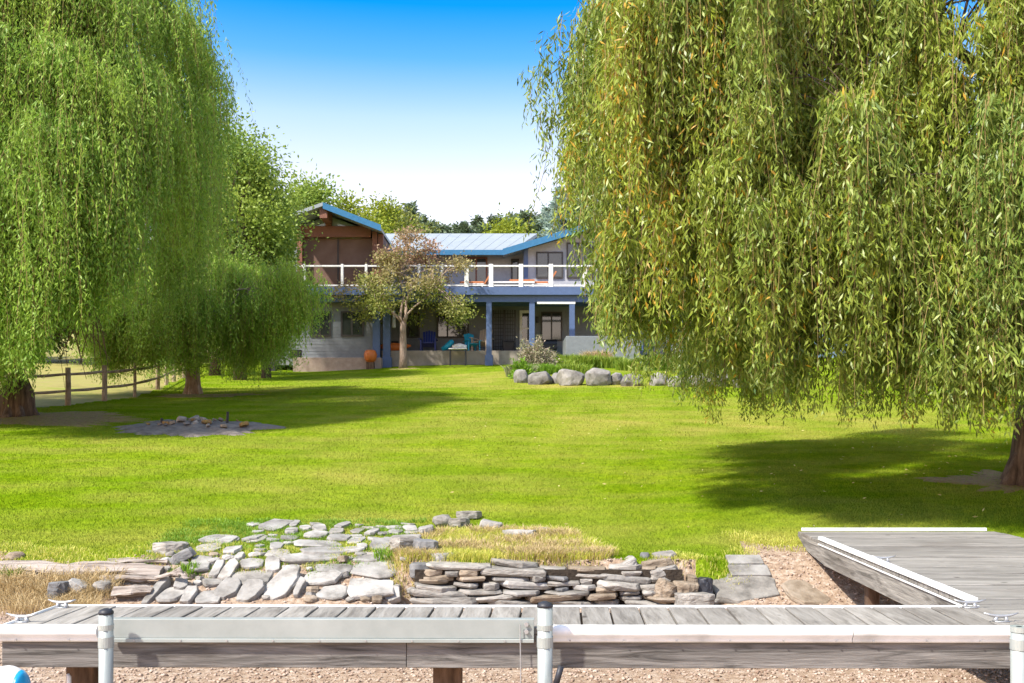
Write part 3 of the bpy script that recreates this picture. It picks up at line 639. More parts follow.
# lower left storey
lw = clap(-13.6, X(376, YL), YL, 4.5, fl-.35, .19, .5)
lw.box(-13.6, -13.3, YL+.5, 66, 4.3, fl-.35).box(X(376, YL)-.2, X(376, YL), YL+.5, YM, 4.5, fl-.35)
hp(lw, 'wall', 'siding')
for (a, b_) in ((310, 331), (341, 364)):
    window(X(a, YL), X(b_, YL), Z(336.5, YL), Z(311.5, YL), YL-.03, bars=(.48,), fw=.09)
pl = MB(); pl.box(X(293, 54.1), X(381, 54.1), 54.1, YL-.05, gz(-9.5, 54.1)-.4, Z(357.5, 54.1)); hp(pl, 'plinth', 'plinth', bevel=.02)
# recessed lower wall and patio
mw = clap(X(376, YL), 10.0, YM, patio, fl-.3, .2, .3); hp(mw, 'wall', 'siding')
ps = MB(); ps.box(X(380, YL)+.05, .6, 55.5, YM-.04, 4.0, patio); hp(ps, 'patio_slab', 'concrete', bevel=.02)
window(X(437, YM), X(469, YM), Z(338, YM), Z(313, YM), YM-.05, bars=(.33, .7), fw=.09)
window(X(407, YM), X(420, YM), Z(338, YM), Z(313, YM), YM-.05, fw=.08)
# door, white, with glass
d = MB(); d.box(X(519.5, YM), X(531.5, YM), YM-.12, YM-.04, patio+.02, Z(310.5, YM)); door = hp(d, 'door', 'white', bevel=.01)
g = MB(); g.box(X(522.3, YM), X(529, YM), YM-.135, YM-.122, Z(328, YM), Z(313.5, YM)).box(X(522.3, YM), X(529, YM), YM-.135, YM-.122, Z(340, YM), Z(329.5, YM)); world_part(g, 'pane', 'glass', door)
g = MB(); g.tube([(X(530, YM), YM-.2, Z(330, YM)), (X(529, YM), YM-.2, Z(330, YM))], .03, 6); world_part(g, 'handle', 'steel', door)
window(X(541, YM), X(562, YM), Z(341, YM), Z(312, YM), YM-.05, bars=(.5,), fw=.08)
lamp = MB(); lamp.box(X(536, YM), X(538.5, YM), YM-.25, YM-.06, Z(323, YM), Z(317, YM)); hp(lamp, 'wall_lamp', 'black', bevel=.02)
# deck
dk = MB(); dk.box(-14.2, 7.2, YD+.06, YM+2, fl-.16, fl); hp(dk, 'deck_floor', 'soffit')
fa_ = MB(); fa_.box(-14.25, 7.25, YD, YD+.055, fl-.42, fl+.01).box(-14.25, -14.2, YD+.056, YM, fl-.42, fl+.01).box(7.2, 7.25, YD+.056, YM, fl-.42, fl+.01); hp(fa_, 'deck_fascia', 'blue')
bm_ = MB(); bm_.box(-13.9, 7.0, YD+.25, YD+.5, fl-.78, fl-.17).box(-13.9, 7.0, YM-.5, YM-.3, fl-.6, fl-.17)
hp(bm_, 'deck_beam', 'blue')
for px in (376.5, 386.5, 489, 532, 572, 640):
    x = X(px, YD+.4); y = YD+.4 if px != 386.5 else YD+.55; g0 = gz(x, y)-.3; wd = .20 if px < 400 else .15
    c = MB(); c.box(x-wd, x+wd, y-.14, y+.14, g0, fl-.78); po = hp(c, 'deck_post', 'blue', bevel=.01)
    c = MB(); c.box(x-wd-.07, x+wd+.07, y-.2, y+.2, g0+.02, g0+.85); world_part(c, 'post_base', 'blue', po, bevel=.01)
# railing: posts, rails, glass
rt = fl+1.2; rposts = [268, 304, 342, 366, 393, 419, 442, 466.5, 491, 521, 551, 585, 620]
rl = MB(); rl.box(-13.6, X(621, YD), YD+.05, YD+.19, rt-.09, rt); hp(rl, 'handrail', 'white', bevel=.01)
rl = MB(); rl.box(-13.6, X(621, YD), YD+.08, YD+.15, fl+.07, fl+.14); hp(rl, 'bottom_rail', 'white')
for px in rposts:
    c = MB(); x = X(px, YD); wd = .07 if px < 460 else .12; c.box(x-wd, x+wd, YD+.03, YD+.22, fl, rt+.06); hp(c, 'railing_post', 'white', bevel=.01)
# upper walls
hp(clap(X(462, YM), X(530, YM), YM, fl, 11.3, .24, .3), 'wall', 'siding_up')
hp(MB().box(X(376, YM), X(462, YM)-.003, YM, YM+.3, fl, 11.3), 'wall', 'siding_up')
window(X(465, YM), X(487.5, YM), fl+.15, 11.0, YM-.05, bars=(.5,), fw=.1, mat='brown')
window(X(511, YM), X(519, YM), fl+.05, 10.9, YM-.05, fw=.1, name='patio_door')
# right gable wing
YR = 57.3; ax, az = X(612, YR), Z(219.5, YR); ex0, ez0 = X(503, YR-.7), Z(250, YR-.7); ex1, ez1 = 2*ax-ex0, ez0
gw = MB(); gw.prism([(X(524, YR), fl), (2*ax-X(524, YR), fl), (2*ax-X(524, YR), ez0+.15), (ax, az-.3), (X(524, YR), ez0+.15)], YR, YR+.3); hp(gw, 'gable_wall', 'siding_up')
hp(MB().box(X(524, YR)-.02, X(528, YR), YR-.07, YR-.004, fl, ez0+.2), 'corner_post', 'blue')
for k in range(4):
    a = X(536, YR)+k*1.75; b_ = a+1.55; za = ez0+(a-ex0)*(az-ez0)/(ax-ex0)-.55
    window(a, b_, fl+.9, min(za, 12.1), YR-.03, bars=(.45,), fw=.09, mat='frame_dark', name='window')
def roof_slab(pts, th=.2, name='roof', mat='roof', fascia='blue_roof', seams=True, fas=None):
    """pts: 4 corners a(eave near-left) b(eave near-right) c d, top surface; seams run from edge a-b to d-c"""
    a, b_, c, d = [Vector(p) for p in pts]; dn = Vector((0, 0, -th))
    mb = MB(); mb.hexa([a+dn, b_+dn, c+dn, d+dn, a, b_, c, d])
    if seams:
        n = max(2, int((b_-a).length/.55)); nrm = (b_-a).cross(d-a).normalized(); nrm = nrm if nrm.z > 0 else -nrm; sd = (b_-a).normalized()*.025
        for i in range(1, n):
            t = i/n; p = a.lerp(b_, t); q = d.lerp(c, t); u = nrm*.014; lo = nrm*-.01
            mb.hexa([p-sd+lo, p+sd+lo, q+sd+lo, q-sd+lo, p-sd+u, p+sd+u, q+sd+u, q-sd+u])
    o = hp(mb, name, mat)
    return o
def board(a, b_, h, th, name='roof_fascia', mat='blue_roof', parent=None, up=.03):
    a, b_ = Vector(a), Vector(b_); d = (b_-a).normalized(); s = d.cross(Vector((0, 0, 1))).normalized()*th
    mb = MB(); mb.hexa([a+Vector((0, 0, -h)), b_+Vector((0, 0, -h)), b_+s+Vector((0, 0, -h)), a+s+Vector((0, 0, -h)), a+Vector((0, 0, up)), b_+Vector((0, 0, up)), b_+s+Vector((0, 0, up)), a+s+Vector((0, 0, up))])
    return hp(mb, name, mat, parent)
# main low roof
e0 = Z(250.5, 57.2); rx0, rx1 = X(372, 57.2), X(512, 57.2)
r1 = roof_slab([(rx0, 57.2, e0), (rx1, 57.2, e0), (rx1+1.6, 63.5, Z(233.5, 63.5)), (rx0, 63.5, Z(233.5, 63.5))])
board((rx0, 57.18, e0), (X(503, 57.2), 57.18, e0), .26, .05, parent=None)
roof_slab([(rx1+1.6, 69.8, e0), (rx0, 69.8, e0), (rx0, 63.51, Z(233.5, 63.5)), (rx1+1.6, 63.51, Z(233.5, 63.5))], seams=False)
# right gable roof: eave lines run away from the camera
yb = 68; yf = YR-.75
roof_slab([(ex0, yf, ez0), (ex0, yb, ez0), (ax, yb, az), (ax, yf, az)], .18)
roof_slab([(ex1, yf, ez1), (ex1, yb, ez1), (ax+.01, yb, az), (ax+.01, yf, az)], .18, seams=False)
board((ex0-.02, yf-.01, ez0+.02), (ax, yf-.01, az+.02), .34, .06); board((ax+.01, yf-.01, az+.02), (ex1, yf-.01, ez1+.02), .34, .06)
# left gable pavilion
YG = 53.4; gax, gaz = X(323, YG), Z(203.5, YG); rx, rz_ = X(380, YG), Z(226, YG); lx0, lz0 = X(287, YG), Z(216.5, YG)
roof_slab([(rx, YG, rz_), (rx, 62, rz_), (gax, 62, gaz), (gax, YG, gaz)], .16)
roof_slab([(lx0, YG, lz0), (lx0, 62, lz0), (gax-.01, 62, gaz), (gax-.01, YG, gaz)], .16)
board((gax, YG-.01, gaz+.02), (rx+.05, YG-.01, rz_+.02), .3, .07); board((lx0-.05, YG-.01, lz0+.02), (gax-.005, YG-.01, gaz+.02), .16, .07, mat='roof')
YW = 55.0; zb0, zb1 = Z(237, YW), Z(226, YW)
hp(MB().box(X(299, YW), X(371, YW), YW, YW+.25, zb0, zb1), 'gable_beam', 'brown', bevel=.02)
def rzat(x): return gaz-(x-gax)*(gaz-rz_)/(rx-gax) if x > gax else gaz-(gax-x)*(gaz-lz0)/(gax-lx0)
xl, xr = X(300, YW), X(371, YW)
for poly in ([(xl, zb1), (gax-.18, zb1), (gax-.18, rzat(gax)-.38), (xl, rzat(xl)-.28)], [(gax+.18, zb1), (xr, zb1), (xr, rzat(xr)-.25), (gax+.18, rzat(gax)-.38)]):
    hp(MB().prism(poly, YW+.1, YW+.14), 'gable_window', 'glass_pale')
hp(MB().box(gax-.16, gax+.16, YW-.1, YW+.2, zb1+.002, gaz-.2), 'king_post', 'brown'); hp(MB().box(gax-.2, gax+.2, YG+.1, YW+.3, gaz-.75, gaz-.2), 'ridge_beam', 'brown')
for px in (300, 375, 381): hp(MB().box(X(px, YW)-.14, X(px, YW)+.14, YW-.12, YW+.2, fl+.01, rzat(X(px, YW))-.2), 'pavilion_post', 'brown', bevel=.01)
hp(MB().box(X(302.5, YW), X(372, YW), YW+.35, YW+.6, fl, zb0-.003), 'pavilion_wall', 'brown_wall')
hp(MB().box(X(299, YW)-.1, X(299, YW), YW+.3, 61.5, fl, 12.0).box(X(381, YW), X(381, YW)+.1, YW+.6, 61.5, fl, 11.6), 'side_wall', 'brown_wall')
for px in (337, ): hp(MB().box(X(px, YW)-.03, X(px, YW)+.03, YW+.31, YW+.345, fl, zb0), 'screen_mullion', 'frame_dark')
# low grey side deck at right
hp(MB().box(X(566, 52.5), X(640, 52.5), 52.5, 56, gz(3, 52.5)+.15, Z(336, 52.5)), 'side_deck', 'siding', bevel=.02)
# backing so no sky shows through the house
hp(MB().box(-13.2, -7.6, 61, 61.3, 4.5, 12.2).box(-7.5, 10, 68, 68.3, 4.5, 11.2), 'back_wall', 'siding')
# gutter line seen at right
hp(MB().box(X(537, 54), X(575, 54), 53.7, 53.9, Z(304.5, 54), Z(302.5, 54)), 'gutter', 'white')

# trellis
t = empty('garden_trellis', (X(504, 58), 58.2, patio), 'black wire lattice trellis against the grey wall left of the white door', 'trellis')
for part, rngx in (('frame', None), ('lattice', None)):
    mb = MB()
    x0, x1 = X(493.5, 58.2), X(515, 58.2); h = Z(310, 58.2)-patio
    xs = [x0, (x0+x1)/2, x1] if part == 'frame' else [x0+(x1-x0)*i/9 for i in range(1, 9)]
    for x in xs: r = .035 if part == 'frame' else .014; mb.box(x-r, x+r, 58.17, 58.23, patio+.01, patio+h)
    for i in range(1, 12):
        if part == 'lattice': z = patio+h*i/12; mb.box(x0, x1, 58.155, 58.168, z-.014, z+.014)
    world_part(mb, part, 'black', t)
# chairs
def adirondack(px, y, zb, mat, label, rz=0, s=1.0, Y=None, grp='adirondack chairs on the patio'):
    t = empty('adirondack_chair', (X(px, y), y, zb), label, 'chair', grp, rz); t.scale = (s, s, s)
    st = MB()
    for i in range(5): st.hexa([(-.28, -.32+i*.12, .40-i*.035), (.28, -.32+i*.12, .40-i*.035), (.28, -.22+i*.12, .38-i*.035), (-.28, -.22+i*.12, .38-i*.035), (-.28, -.32+i*.12, .425-i*.035), (.28, -.32+i*.12, .425-i*.035), (.28, -.22+i*.12, .405-i*.035), (-.28, -.22+i*.12, .405-i*.035)])
    st.build('seat', mat, t); bk = MB()
    for i in range(5):
        x = -.26+i*.106; h = .98+.07*(1-abs(i-2)/2)
        bk.hexa([(x, .26, .24), (x+.094, .26, .24), (x+.094, .285, .24), (x, .285, .24), (x*1.15, .52, h), (x*1.15+.1, .52, h), (x*1.15+.1, .545, h), (x*1.15, .545, h)])
    bk.build('backrest', mat, t)
    for sx in (-1, 1):
        MB().hexa([(sx*.36-.07, -.42, .57), (sx*.36+.07, -.42, .57), (sx*.36+.05, .42, .55), (sx*.36-.05, .42, .55), (sx*.36-.07, -.42, .595), (sx*.36+.07, -.42, .595), (sx*.36+.05, .42, .575), (sx*.36-.05, .42, .575)]).build('armrest', mat, t)
        MB().box(sx*.33-.025, sx*.33+.025, -.36, -.25, 0, .57).build('leg', mat, t)
        MB().hexa([(sx*.31-.02, .3, 0), (sx*.31+.02, .3, 0), (sx*.31+.02, .42, 0), (sx*.31-.02, .42, 0), (sx*.31-.02, .22, .56), (sx*.31+.02, .22, .56), (sx*.31+.02, .34, .56), (sx*.31-.02, .34, .56)]).build('leg', mat, t)
    return t
adirondack(428.5, 56.6, patio, 'navy', 'navy blue slatted adirondack chair on the patio behind the crabapple', 0, 1.22)
adirondack(472, 56.0, patio, 'turq', 'turquoise slatted adirondack chair beside the blue deck post', .4, 1.0)
adirondack(482, 56.3, patio, 'beige', 'beige adirondack chair on the patio, right of the turquoise one', -.35, 1.3)
# cushioned stool table with turquoise cushions
t = empty('patio_table', (X(458, 55), 55.0, gz(X(458, 55), 55)), 'low patio table with a pale top between the turquoise pieces', 'table')
gt = .92
MB().box(-.5, .5, -.3, .3, gt-.05, gt).build('table_top', 'white', t, bevel=.01)
for sx in (-.42, .42):
    for sy in (-.24, .24): MB().box(sx-.03, sx+.03, sy-.03, sy+.03, -.05, gt-.05).build('leg', 'black', t)
c = MB(); c.tube([(-.75, 0, .08), (-.4, 0, .3), (.1, 0, .8), (.25, 0, .92)], [.22, .26, .26, .16], 10); o = c.build('rolled_cushion', 'turq', None, smooth=True); o.location = (X(450.5, 55.8), 55.8, patio+.02); o.scale = (.62, .62, .6); tag(o, 'turquoise padded cushion leaning beside the patio table', 'cushion')
c = MB(); c.tube([(-.4, 0, .1), (0, .0, .16), (.4, 0, .1)], [.1, .16, .1], 8); o = c.build('folded_towel', 'white', None, smooth=True); o.location = (X(459.5, 55), 54.95, gz(X(458, 55), 55)+gt-.02); tag(o, 'crumpled white towel lying on the patio table', 'towel')
# black bin, grill
t = empty('waste_bin', (X(508.5, 57.2), 57.2, patio), 'black lidded bin standing left of the white door', 'bin')
MB().hexa([(-.28, -.28, 0), (.28, -.28, 0), (.28, .28, 0), (-.28, .28, 0), (-.34, -.34, .6), (.34, -.34, .6), (.34, .34, .6), (-.34, .34, .6)]).build('bin_body', 'black', t, bevel=.02); MB().box(-.37, .37, -.37, .37, .603, .68).build('lid', 'black', t, bevel=.02)
t = empty('barbecue_grill', (X(549, 56.8), 56.8, patio-.3), 'black barbecue grill below the window right of the door', 'grill')
MB().box(-.45, .45, -.28, .28, .45, .75).build('firebox', 'black', t, bevel=.03); c = MB(); c.tube([(-.45, 0, .76), (.45, 0, .76)], .27, 12); c.build('hood', 'black', t)
for sx in (-.4, .4):
    for sy in (-.22, .22): MB().box(sx-.025, sx+.025, sy-.025, sy+.025, -.3, .45).build('leg', 'black', t)
# orange kayak cart pieces / planters
t = empty('orange_kayak', (X(395, 56.3), 56.3, patio), 'orange plastic kayak lying on the patio behind the crabapple trunk', 'kayak')
c = MB(); c.tube([(-.95, 0, .3), (-.6, 0, .28), (-.1, 0, .26), (.4, 0, .26), (.9, 0, .34)], [.05, .2, .26, .2, .04], 12); c.build('hull', 'orange', t, smooth=True); c = MB(); c.tube([(-.2, 0, .5), (.2, 0, .5)], [.1, .1], 10); c.build('cockpit', 'black', t)
t = empty('orange_planter', (X(370.5, 53.9), 53.9, gz(X(370.5, 53.9), 53.9)), 'round orange pot leaning against the blue double posts', 'planter')
c = MB(); c.tube([(0, 0, .35), (0, 0, .5), (0, 0, .75), (0, 0, .98), (0, 0, 1.02)], [.18, .3, .36, .28, .2], 14); c.build('pot', 'orange', t, smooth=True); MB().box(-.2, .2, -.2, .2, -.1, .36).build('stand', 'wood_dark', t)
# windchime-like hanging cloth near trunk
t = empty('wind_sock', (X(394, 54.8), 54.8, fl-1.5), 'pale green wind chime hanging from the deck beam', 'wind chime'); c = MB(); c.tube([(0, 0, .7), (0, 0, .3)], .012, 5); c.build('cord', 'white', t)
c = MB(); c.tube([(0, 0, .3), (0, 0, -.1), (0, 0, -.65), (0, 0, -.7)], [.06, .08, .1, .03], 8); c.build('tube', 'siding_up', t)
# loungers on the deck
def lounger(px, Y, label, rz):
    t = empty('deck_lounger', (X(px, Y), Y, fl), label, 'lounger', 'loungers on the upper deck', rz)
    MB().box(-.9, .45, -.3, .3, .3, .36).build('frame', 'white', t); MB().hexa([(.45, -.28, .36), (.5, -.28, .3), (.5, .28, .3), (.45, .28, .36), (.85, -.28, 1.05), (.93, -.28, 1.02), (.93, .28, 1.02), (.85, .28, 1.05)]).build('backrest', 'cush', t)
    MB().box(-.88, .44, -.28, .28, .362, .47).build('cushion', 'cush', t, bevel=.02)
    for sx in (-.8, .35):
        for sy in (-.26, .26): MB().box(sx-.03, sx+.03, sy-.03, sy+.03, 0, .3).build('leg', 'white', t)
lounger(476, 55.8, 'orange cushioned lounger by the brown framed window on the deck', 0)
lounger(540, 55.8, 'orange cushioned lounger by the large gable windows on the deck', 0)
# low white bench box on deck
t = empty('deck_bench', (X(513, 55.6), 55.6, fl), 'long low white bench with an orange pad on the deck', 'bench')
MB().box(-1.2, 1.2, -.25, .25, .35, .45).build('seat', 'white', t); MB().box(-.2, 1.2, -.24, .24, .453, .56).build('cushion', 'cush', t)
for sx in (-1.1, 1.1): MB().box(sx-.05, sx+.05, -.22, .22, 0, .35).build('leg', 'white', t)

# neighbour building behind the right willow
bx_, by_ = 18.2, 51.5; g0 = gz(bx_, by_)
t = empty('blue_cottage', (bx_, by_, g0), 'pale blue cottage glimpsed through the gap in the right willow', 'cottage')
MB().box(-2.2, 2.2, 0, 5, -.5, 4.9).build('wall', 'sky_blue', t); c = MB(); c.prism([(-2.6, 4.6), (2.6, 4.6), (0, 6.2)], -.5, 5.5); c.build('roof', 'siding', t)
for x in (-1.6, .6):
    f = MB().box(x-.5, x+.7, -.06, -.002, 1.4, 2.9).build('window', 'white', t); MB().box(x-.42, x+.62, -.08, -.062, 1.48, 2.82).build('pane', 'glass', f)

# ------------------------------------------------------------------ fence
t = empty('rail_fence', (fence_pts[2][0], fence_pts[2][1], gz(*fence_pts[2])), 'brown two-rail split timber fence between the left willow and the dry field', 'fence')
ptsf = [Vector((x, y, gz(x, y))) for x, y in fence_pts[:8]]; ff = []
for i, p in enumerate(ptsf):
    ff.append(p)
    if i < len(ptsf)-1 and (ptsf[i+1]-p).length > 4.5: m_ = (p+ptsf[i+1])/2; m_.z = gz(m_.x, m_.y); ff.append(m_)
for i, p in enumerate(ff):
    r = .075 if i not in (4,) else .05; h = 1.08
    c = MB(); c.tube([p+Vector((0, 0, -.2)), p+Vector((.01, 0, h*.5)), p+Vector((0, 0, h))], [r*1.1, r, r*.95], 6); world_part(c, 'post', 'fence', t)
    if i < len(ff)-1:
        for hz in (.42, .88):
            a = p+Vector((0, 0, hz+random.uniform(-.02, .02))); b_ = ff[i+1]+Vector((0, 0, hz+random.uniform(-.02, .02))); c = MB(); c.tube([a, (a+b_)/2+Vector((0, 0, -.015)), b_], [.04, .05, .04], 6); world_part(c, 'rail', 'fence', t)
# ------------------------------------------------------------------ stones
def rock_mesh(lx, ly, lz, kind):
    bm = bmesh.new(); n = random.randint(6, 9)
    if kind == 'round':
        pts = []
        for i in range(60):
            v = Vector(rng.normal(size=3)).normalized(); q = Vector([math.copysign(abs(c)**.75, c) for c in v]); pts.append(Vector((q.x*lx/2, q.y*ly/2, q.z*lz/2))*random.uniform(.85, 1))
    else:
        pts = []; off = random.random()*6
        for i in range(n):
            a = off+2*math.pi*(i+random.uniform(-.28, .28))/n; r = random.uniform(.86, 1.06)
            sx = math.copysign(abs(math.cos(a))**.62, math.cos(a)); sy = math.copysign(abs(math.sin(a))**.62, math.sin(a))
            x, y = sx*lx/2*r, sy*ly/2*r
            k1, k2 = random.uniform(.88, 1), random.uniform(.84, 1)
            pts.append(Vector((x*k1, y*k1, lz*random.uniform(.40, .5)))); pts.append(Vector((x*k2, y*k2, -lz*random.uniform(.40, .5))))
            pts.append(Vector((x, y, lz*random.uniform(-.15, .2))))
    for p in pts: bm.verts.new(p)
    r_ = bmesh.ops.convex_hull(bm, input=bm.verts[:]); 
    for v in [v for v in bm.verts if not v.link_faces]: bm.verts.remove(v)
    bmesh.ops.dissolve_limit(bm, angle_limit=R(7), verts=bm.verts[:], edges=bm.edges[:])
    mn = min(lx, ly, lz); bmesh.ops.bevel(bm, geom=bm.edges[:], offset=mn*.05, segments=1, affect='EDGES', clamp_overlap=True)
    bmesh.ops.triangulate(bm, faces=bm.faces[:]); 
    bmesh.ops.subdivide_edges(bm, edges=[e_ for e_ in bm.edges if e_.calc_length() > max(lx, ly)*.16], cuts=2, use_grid_fill=True)
    sd = Vector((random.random()*50, random.random()*50, 0)); amp = mn*.075 if kind != 'round' else mn*.05
    fr = 3.0/max(lx, ly)
    for v in bm.verts:
        nv = noise.noise_vector(v.co*fr*2.2+sd)*amp+noise.noise_vector(v.co*fr*6+sd)*amp*.5; 
        if kind == 'flat': nv.z *= .5
        v.co += nv
    bmesh.ops.recalc_face_normals(bm, faces=bm.faces[:])
    me = bpy.data.meshes.new('stone'); bm.to_mesh(me); bm.free(); return me
def stone(c, size, mat, label, group, kind='flat', rz=0, tx=0, ty=0, name='flagstone', cat='stone'):
    me = rock_mesh(*size, kind); me.materials.append(M[mat]); o = bpy.data.objects.new(name, me); link(o)
    if kind == 'round': me.polygons.foreach_set('use_smooth', [True]*len(me.polygons))
    o.location = c; o.rotation_euler = (tx, ty, rz); return tag(o, label, cat, group)
# flagstones on the bank: pixel boxes of the stones seen in the photograph, each laid on the slope
flags = [(197, 220, 546, 553), (203, 236, 538, 544), (246, 262, 536, 543), (190, 211, 558, 573), (212, 222, 566, 580), (223, 236, 565, 580), (236, 244, 557, 563), (241, 262, 560, 571), (231, 272, 571, 588),
 (203, 221, 582, 591), (217, 239, 585, 603), (175, 188, 583, 594), (162, 183, 591, 606), (184, 196, 592, 606), (198, 221, 594, 606), (152, 161, 586, 606),
 (263, 287, 523, 532), (290, 299, 523, 529), (247, 266, 537, 543), (222, 236, 539, 545), (300, 311, 527, 532), (313, 326, 528, 533), (330, 343, 531, 536), (338, 348, 525, 530), (352, 362, 530, 535), (285, 297, 531, 536), (306, 326, 534, 539), (281, 298, 537, 541), (329, 350, 537, 542), (349, 364, 539, 545), (367, 378, 532, 537), (372, 390, 542, 552), (390, 402, 531, 535), (404, 417, 528, 533), (357, 367, 546, 550),
 (296, 342, 542, 549), (270, 283, 545, 552), (302, 347, 550, 557), (343, 364, 548, 554), (266, 291, 552, 562), (281, 339, 556, 565), (355, 382, 558, 565), (352, 405, 563, 580), (314, 352, 566, 576), (266, 280, 563, 574), (302, 339, 574, 589), (347, 393, 579, 600), (270, 297, 575, 603), (240, 262, 588, 604), (283, 300, 566, 574), (296, 304, 586, 600), (318, 346, 589, 603), (384, 400, 592, 606), (224, 240, 549, 556), (380, 398, 553, 560)]
flags.sort(key=lambda f: (f[0]+f[1])/2)
rowdef = lambda yc: 0 if yc < 537 else 1 if yc < 552 else 2 if yc < 572 else 3
rown = ['flagstone path top row', 'flagstone path upper middle row', 'flagstone path lower middle row', 'flagstone path lowest row']
cnt = [0]*4
for (x0, x1, y0, y1) in flags:
    r_ = rowdef((y0+y1)/2); cnt[r_] += 1; yc = (y0+y1)/2
    pA = hit((x0+x1)/2, yc); pN = hit((x0+x1)/2, y1); pF = hit((x0+x1)/2, y0)
    wx = (x1-x0)/F*pA.y*1.17; dy = max(.14, (pF-pN).length*1.15); steep = (x1-x0) < 1.4*(y1-y0)
    th = random.uniform(.035, .06) if not steep else random.uniform(.06, .11)
    sl_ = math.atan2(pF.z-pN.z, pF.y-pN.y)
    stone((pA.x, pA.y, pA.z+th*.28), (wx, dy, th), 'flag' if random.random() < .8 else 'ledge', '%s pale stone from the left in the %s' % (ordn[min(cnt[r_]-1, 29)], rown[r_]), 'flagstones of the path', 'flat', random.uniform(-.3, .3), sl_*.75+(.25 if steep else 0)+random.uniform(-.06, .06), random.uniform(-.08, .08))
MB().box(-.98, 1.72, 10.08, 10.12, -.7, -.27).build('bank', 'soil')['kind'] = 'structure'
fill = []
while len(fill) < 28:
    px, py = random.uniform(165, 402), random.uniform(556, 603)
    if py < 603-(px-165)*.0 and all(not (f[0]-3 < px < f[1]+3 and f[2]-2 < py < f[3]+2) for f in flags) and all(abs(px-q[0]) > 9 or abs(py-q[1]) > 5 for q in fill): fill.append((px, py))
fill.sort(); fill2 = []
while len(fill2) < 30:
    px, py = random.uniform(255, 412), random.uniform(526, 562)
    if all(not (f[0]-5 < px < f[1]+5 and f[2]-1.5 < py < f[3]+1.5) for f in flags) and all(abs(px-q[0]) > 10 or abs(py-q[1]) > 3.5 for q in fill2): fill2.append((px, py))
    elif random.random() < .0005: break
fill2.sort()
for i, (px, py) in enumerate(fill2):
    c_ = hit(px, py); s_ = random.uniform(.12, .24); c_.z += .008
    stone(c_, (s_, s_*.75, .04), 'flag', '%s small pale flat stone from the left in the upper grassy path' % ordn[i], 'small flat stones in the grassy path', 'flat', random.random()*3, .1, 0, 'flagstone')
for i, (px, py) in enumerate(fill):
    c_ = hit(px, py); s_ = random.uniform(.08, .17); c_.z += s_*.12
    stone(c_, (s_, s_*.8, s_*.5), random.choice(['ledge', 'ledge_tan', 'flag']), '%s small rubble piece from the left among the flagstones' % ordn[i], 'rubble between the flagstones', random.choice(['flat', 'round']), random.random()*3, random.uniform(-.3, .3), random.uniform(-.3, .3), 'small_stone')
# stacked wall courses
cn = ['bottom', 'second', 'third', 'fourth', 'fifth', 'sixth', 'top']
zt = np.full(60, -.61); xs_ = np.linspace(-1.15, 1.72, 60)       # height reached so far along the wall
for k in range(7):
    x = -1.12+.10*random.random()+.03*k; i = 0; xe = 1.66-.05*k
    while x < xe:
        L = random.choice([random.uniform(.14, .28), random.uniform(.26, .5), random.uniform(.4, .72)]); hh = random.uniform(.036, .062)*(1.35 if random.random() < .25 else 1)
        m_ = (xs_ >= x-.01) & (xs_ <= x+L+.01); zb = float(np.mean(zt[m_])) if m_.any() else -.6; ztop = zb+hh
        if zb > -.235: x += L; continue
        tilt = random.uniform(-.09, .09); yw = 9.86+.03*k+random.uniform(-.04, .06)
        stone((x+L/2, yw+.19, zb+hh/2), (L*1.08, .40+random.uniform(-.06, .1), hh*1.12), random.choice(['ledge', 'ledge', 'ledge_tan', 'slate', 'ledge', 'flag']) if k > 1 else random.choice(['ledge', 'ledge_tan', 'ledge']),
              '%s stone from the left in the %s course of the stacked wall' % (ordn[i], cn[k]), 'stones of the stacked wall', 'flat', random.uniform(-.16, .16), random.uniform(-.08, .06), tilt, 'ledge_stone')
        zt[m_] = zb+hh*1.0; x += L+random.uniform(-.01, .02); i += 1
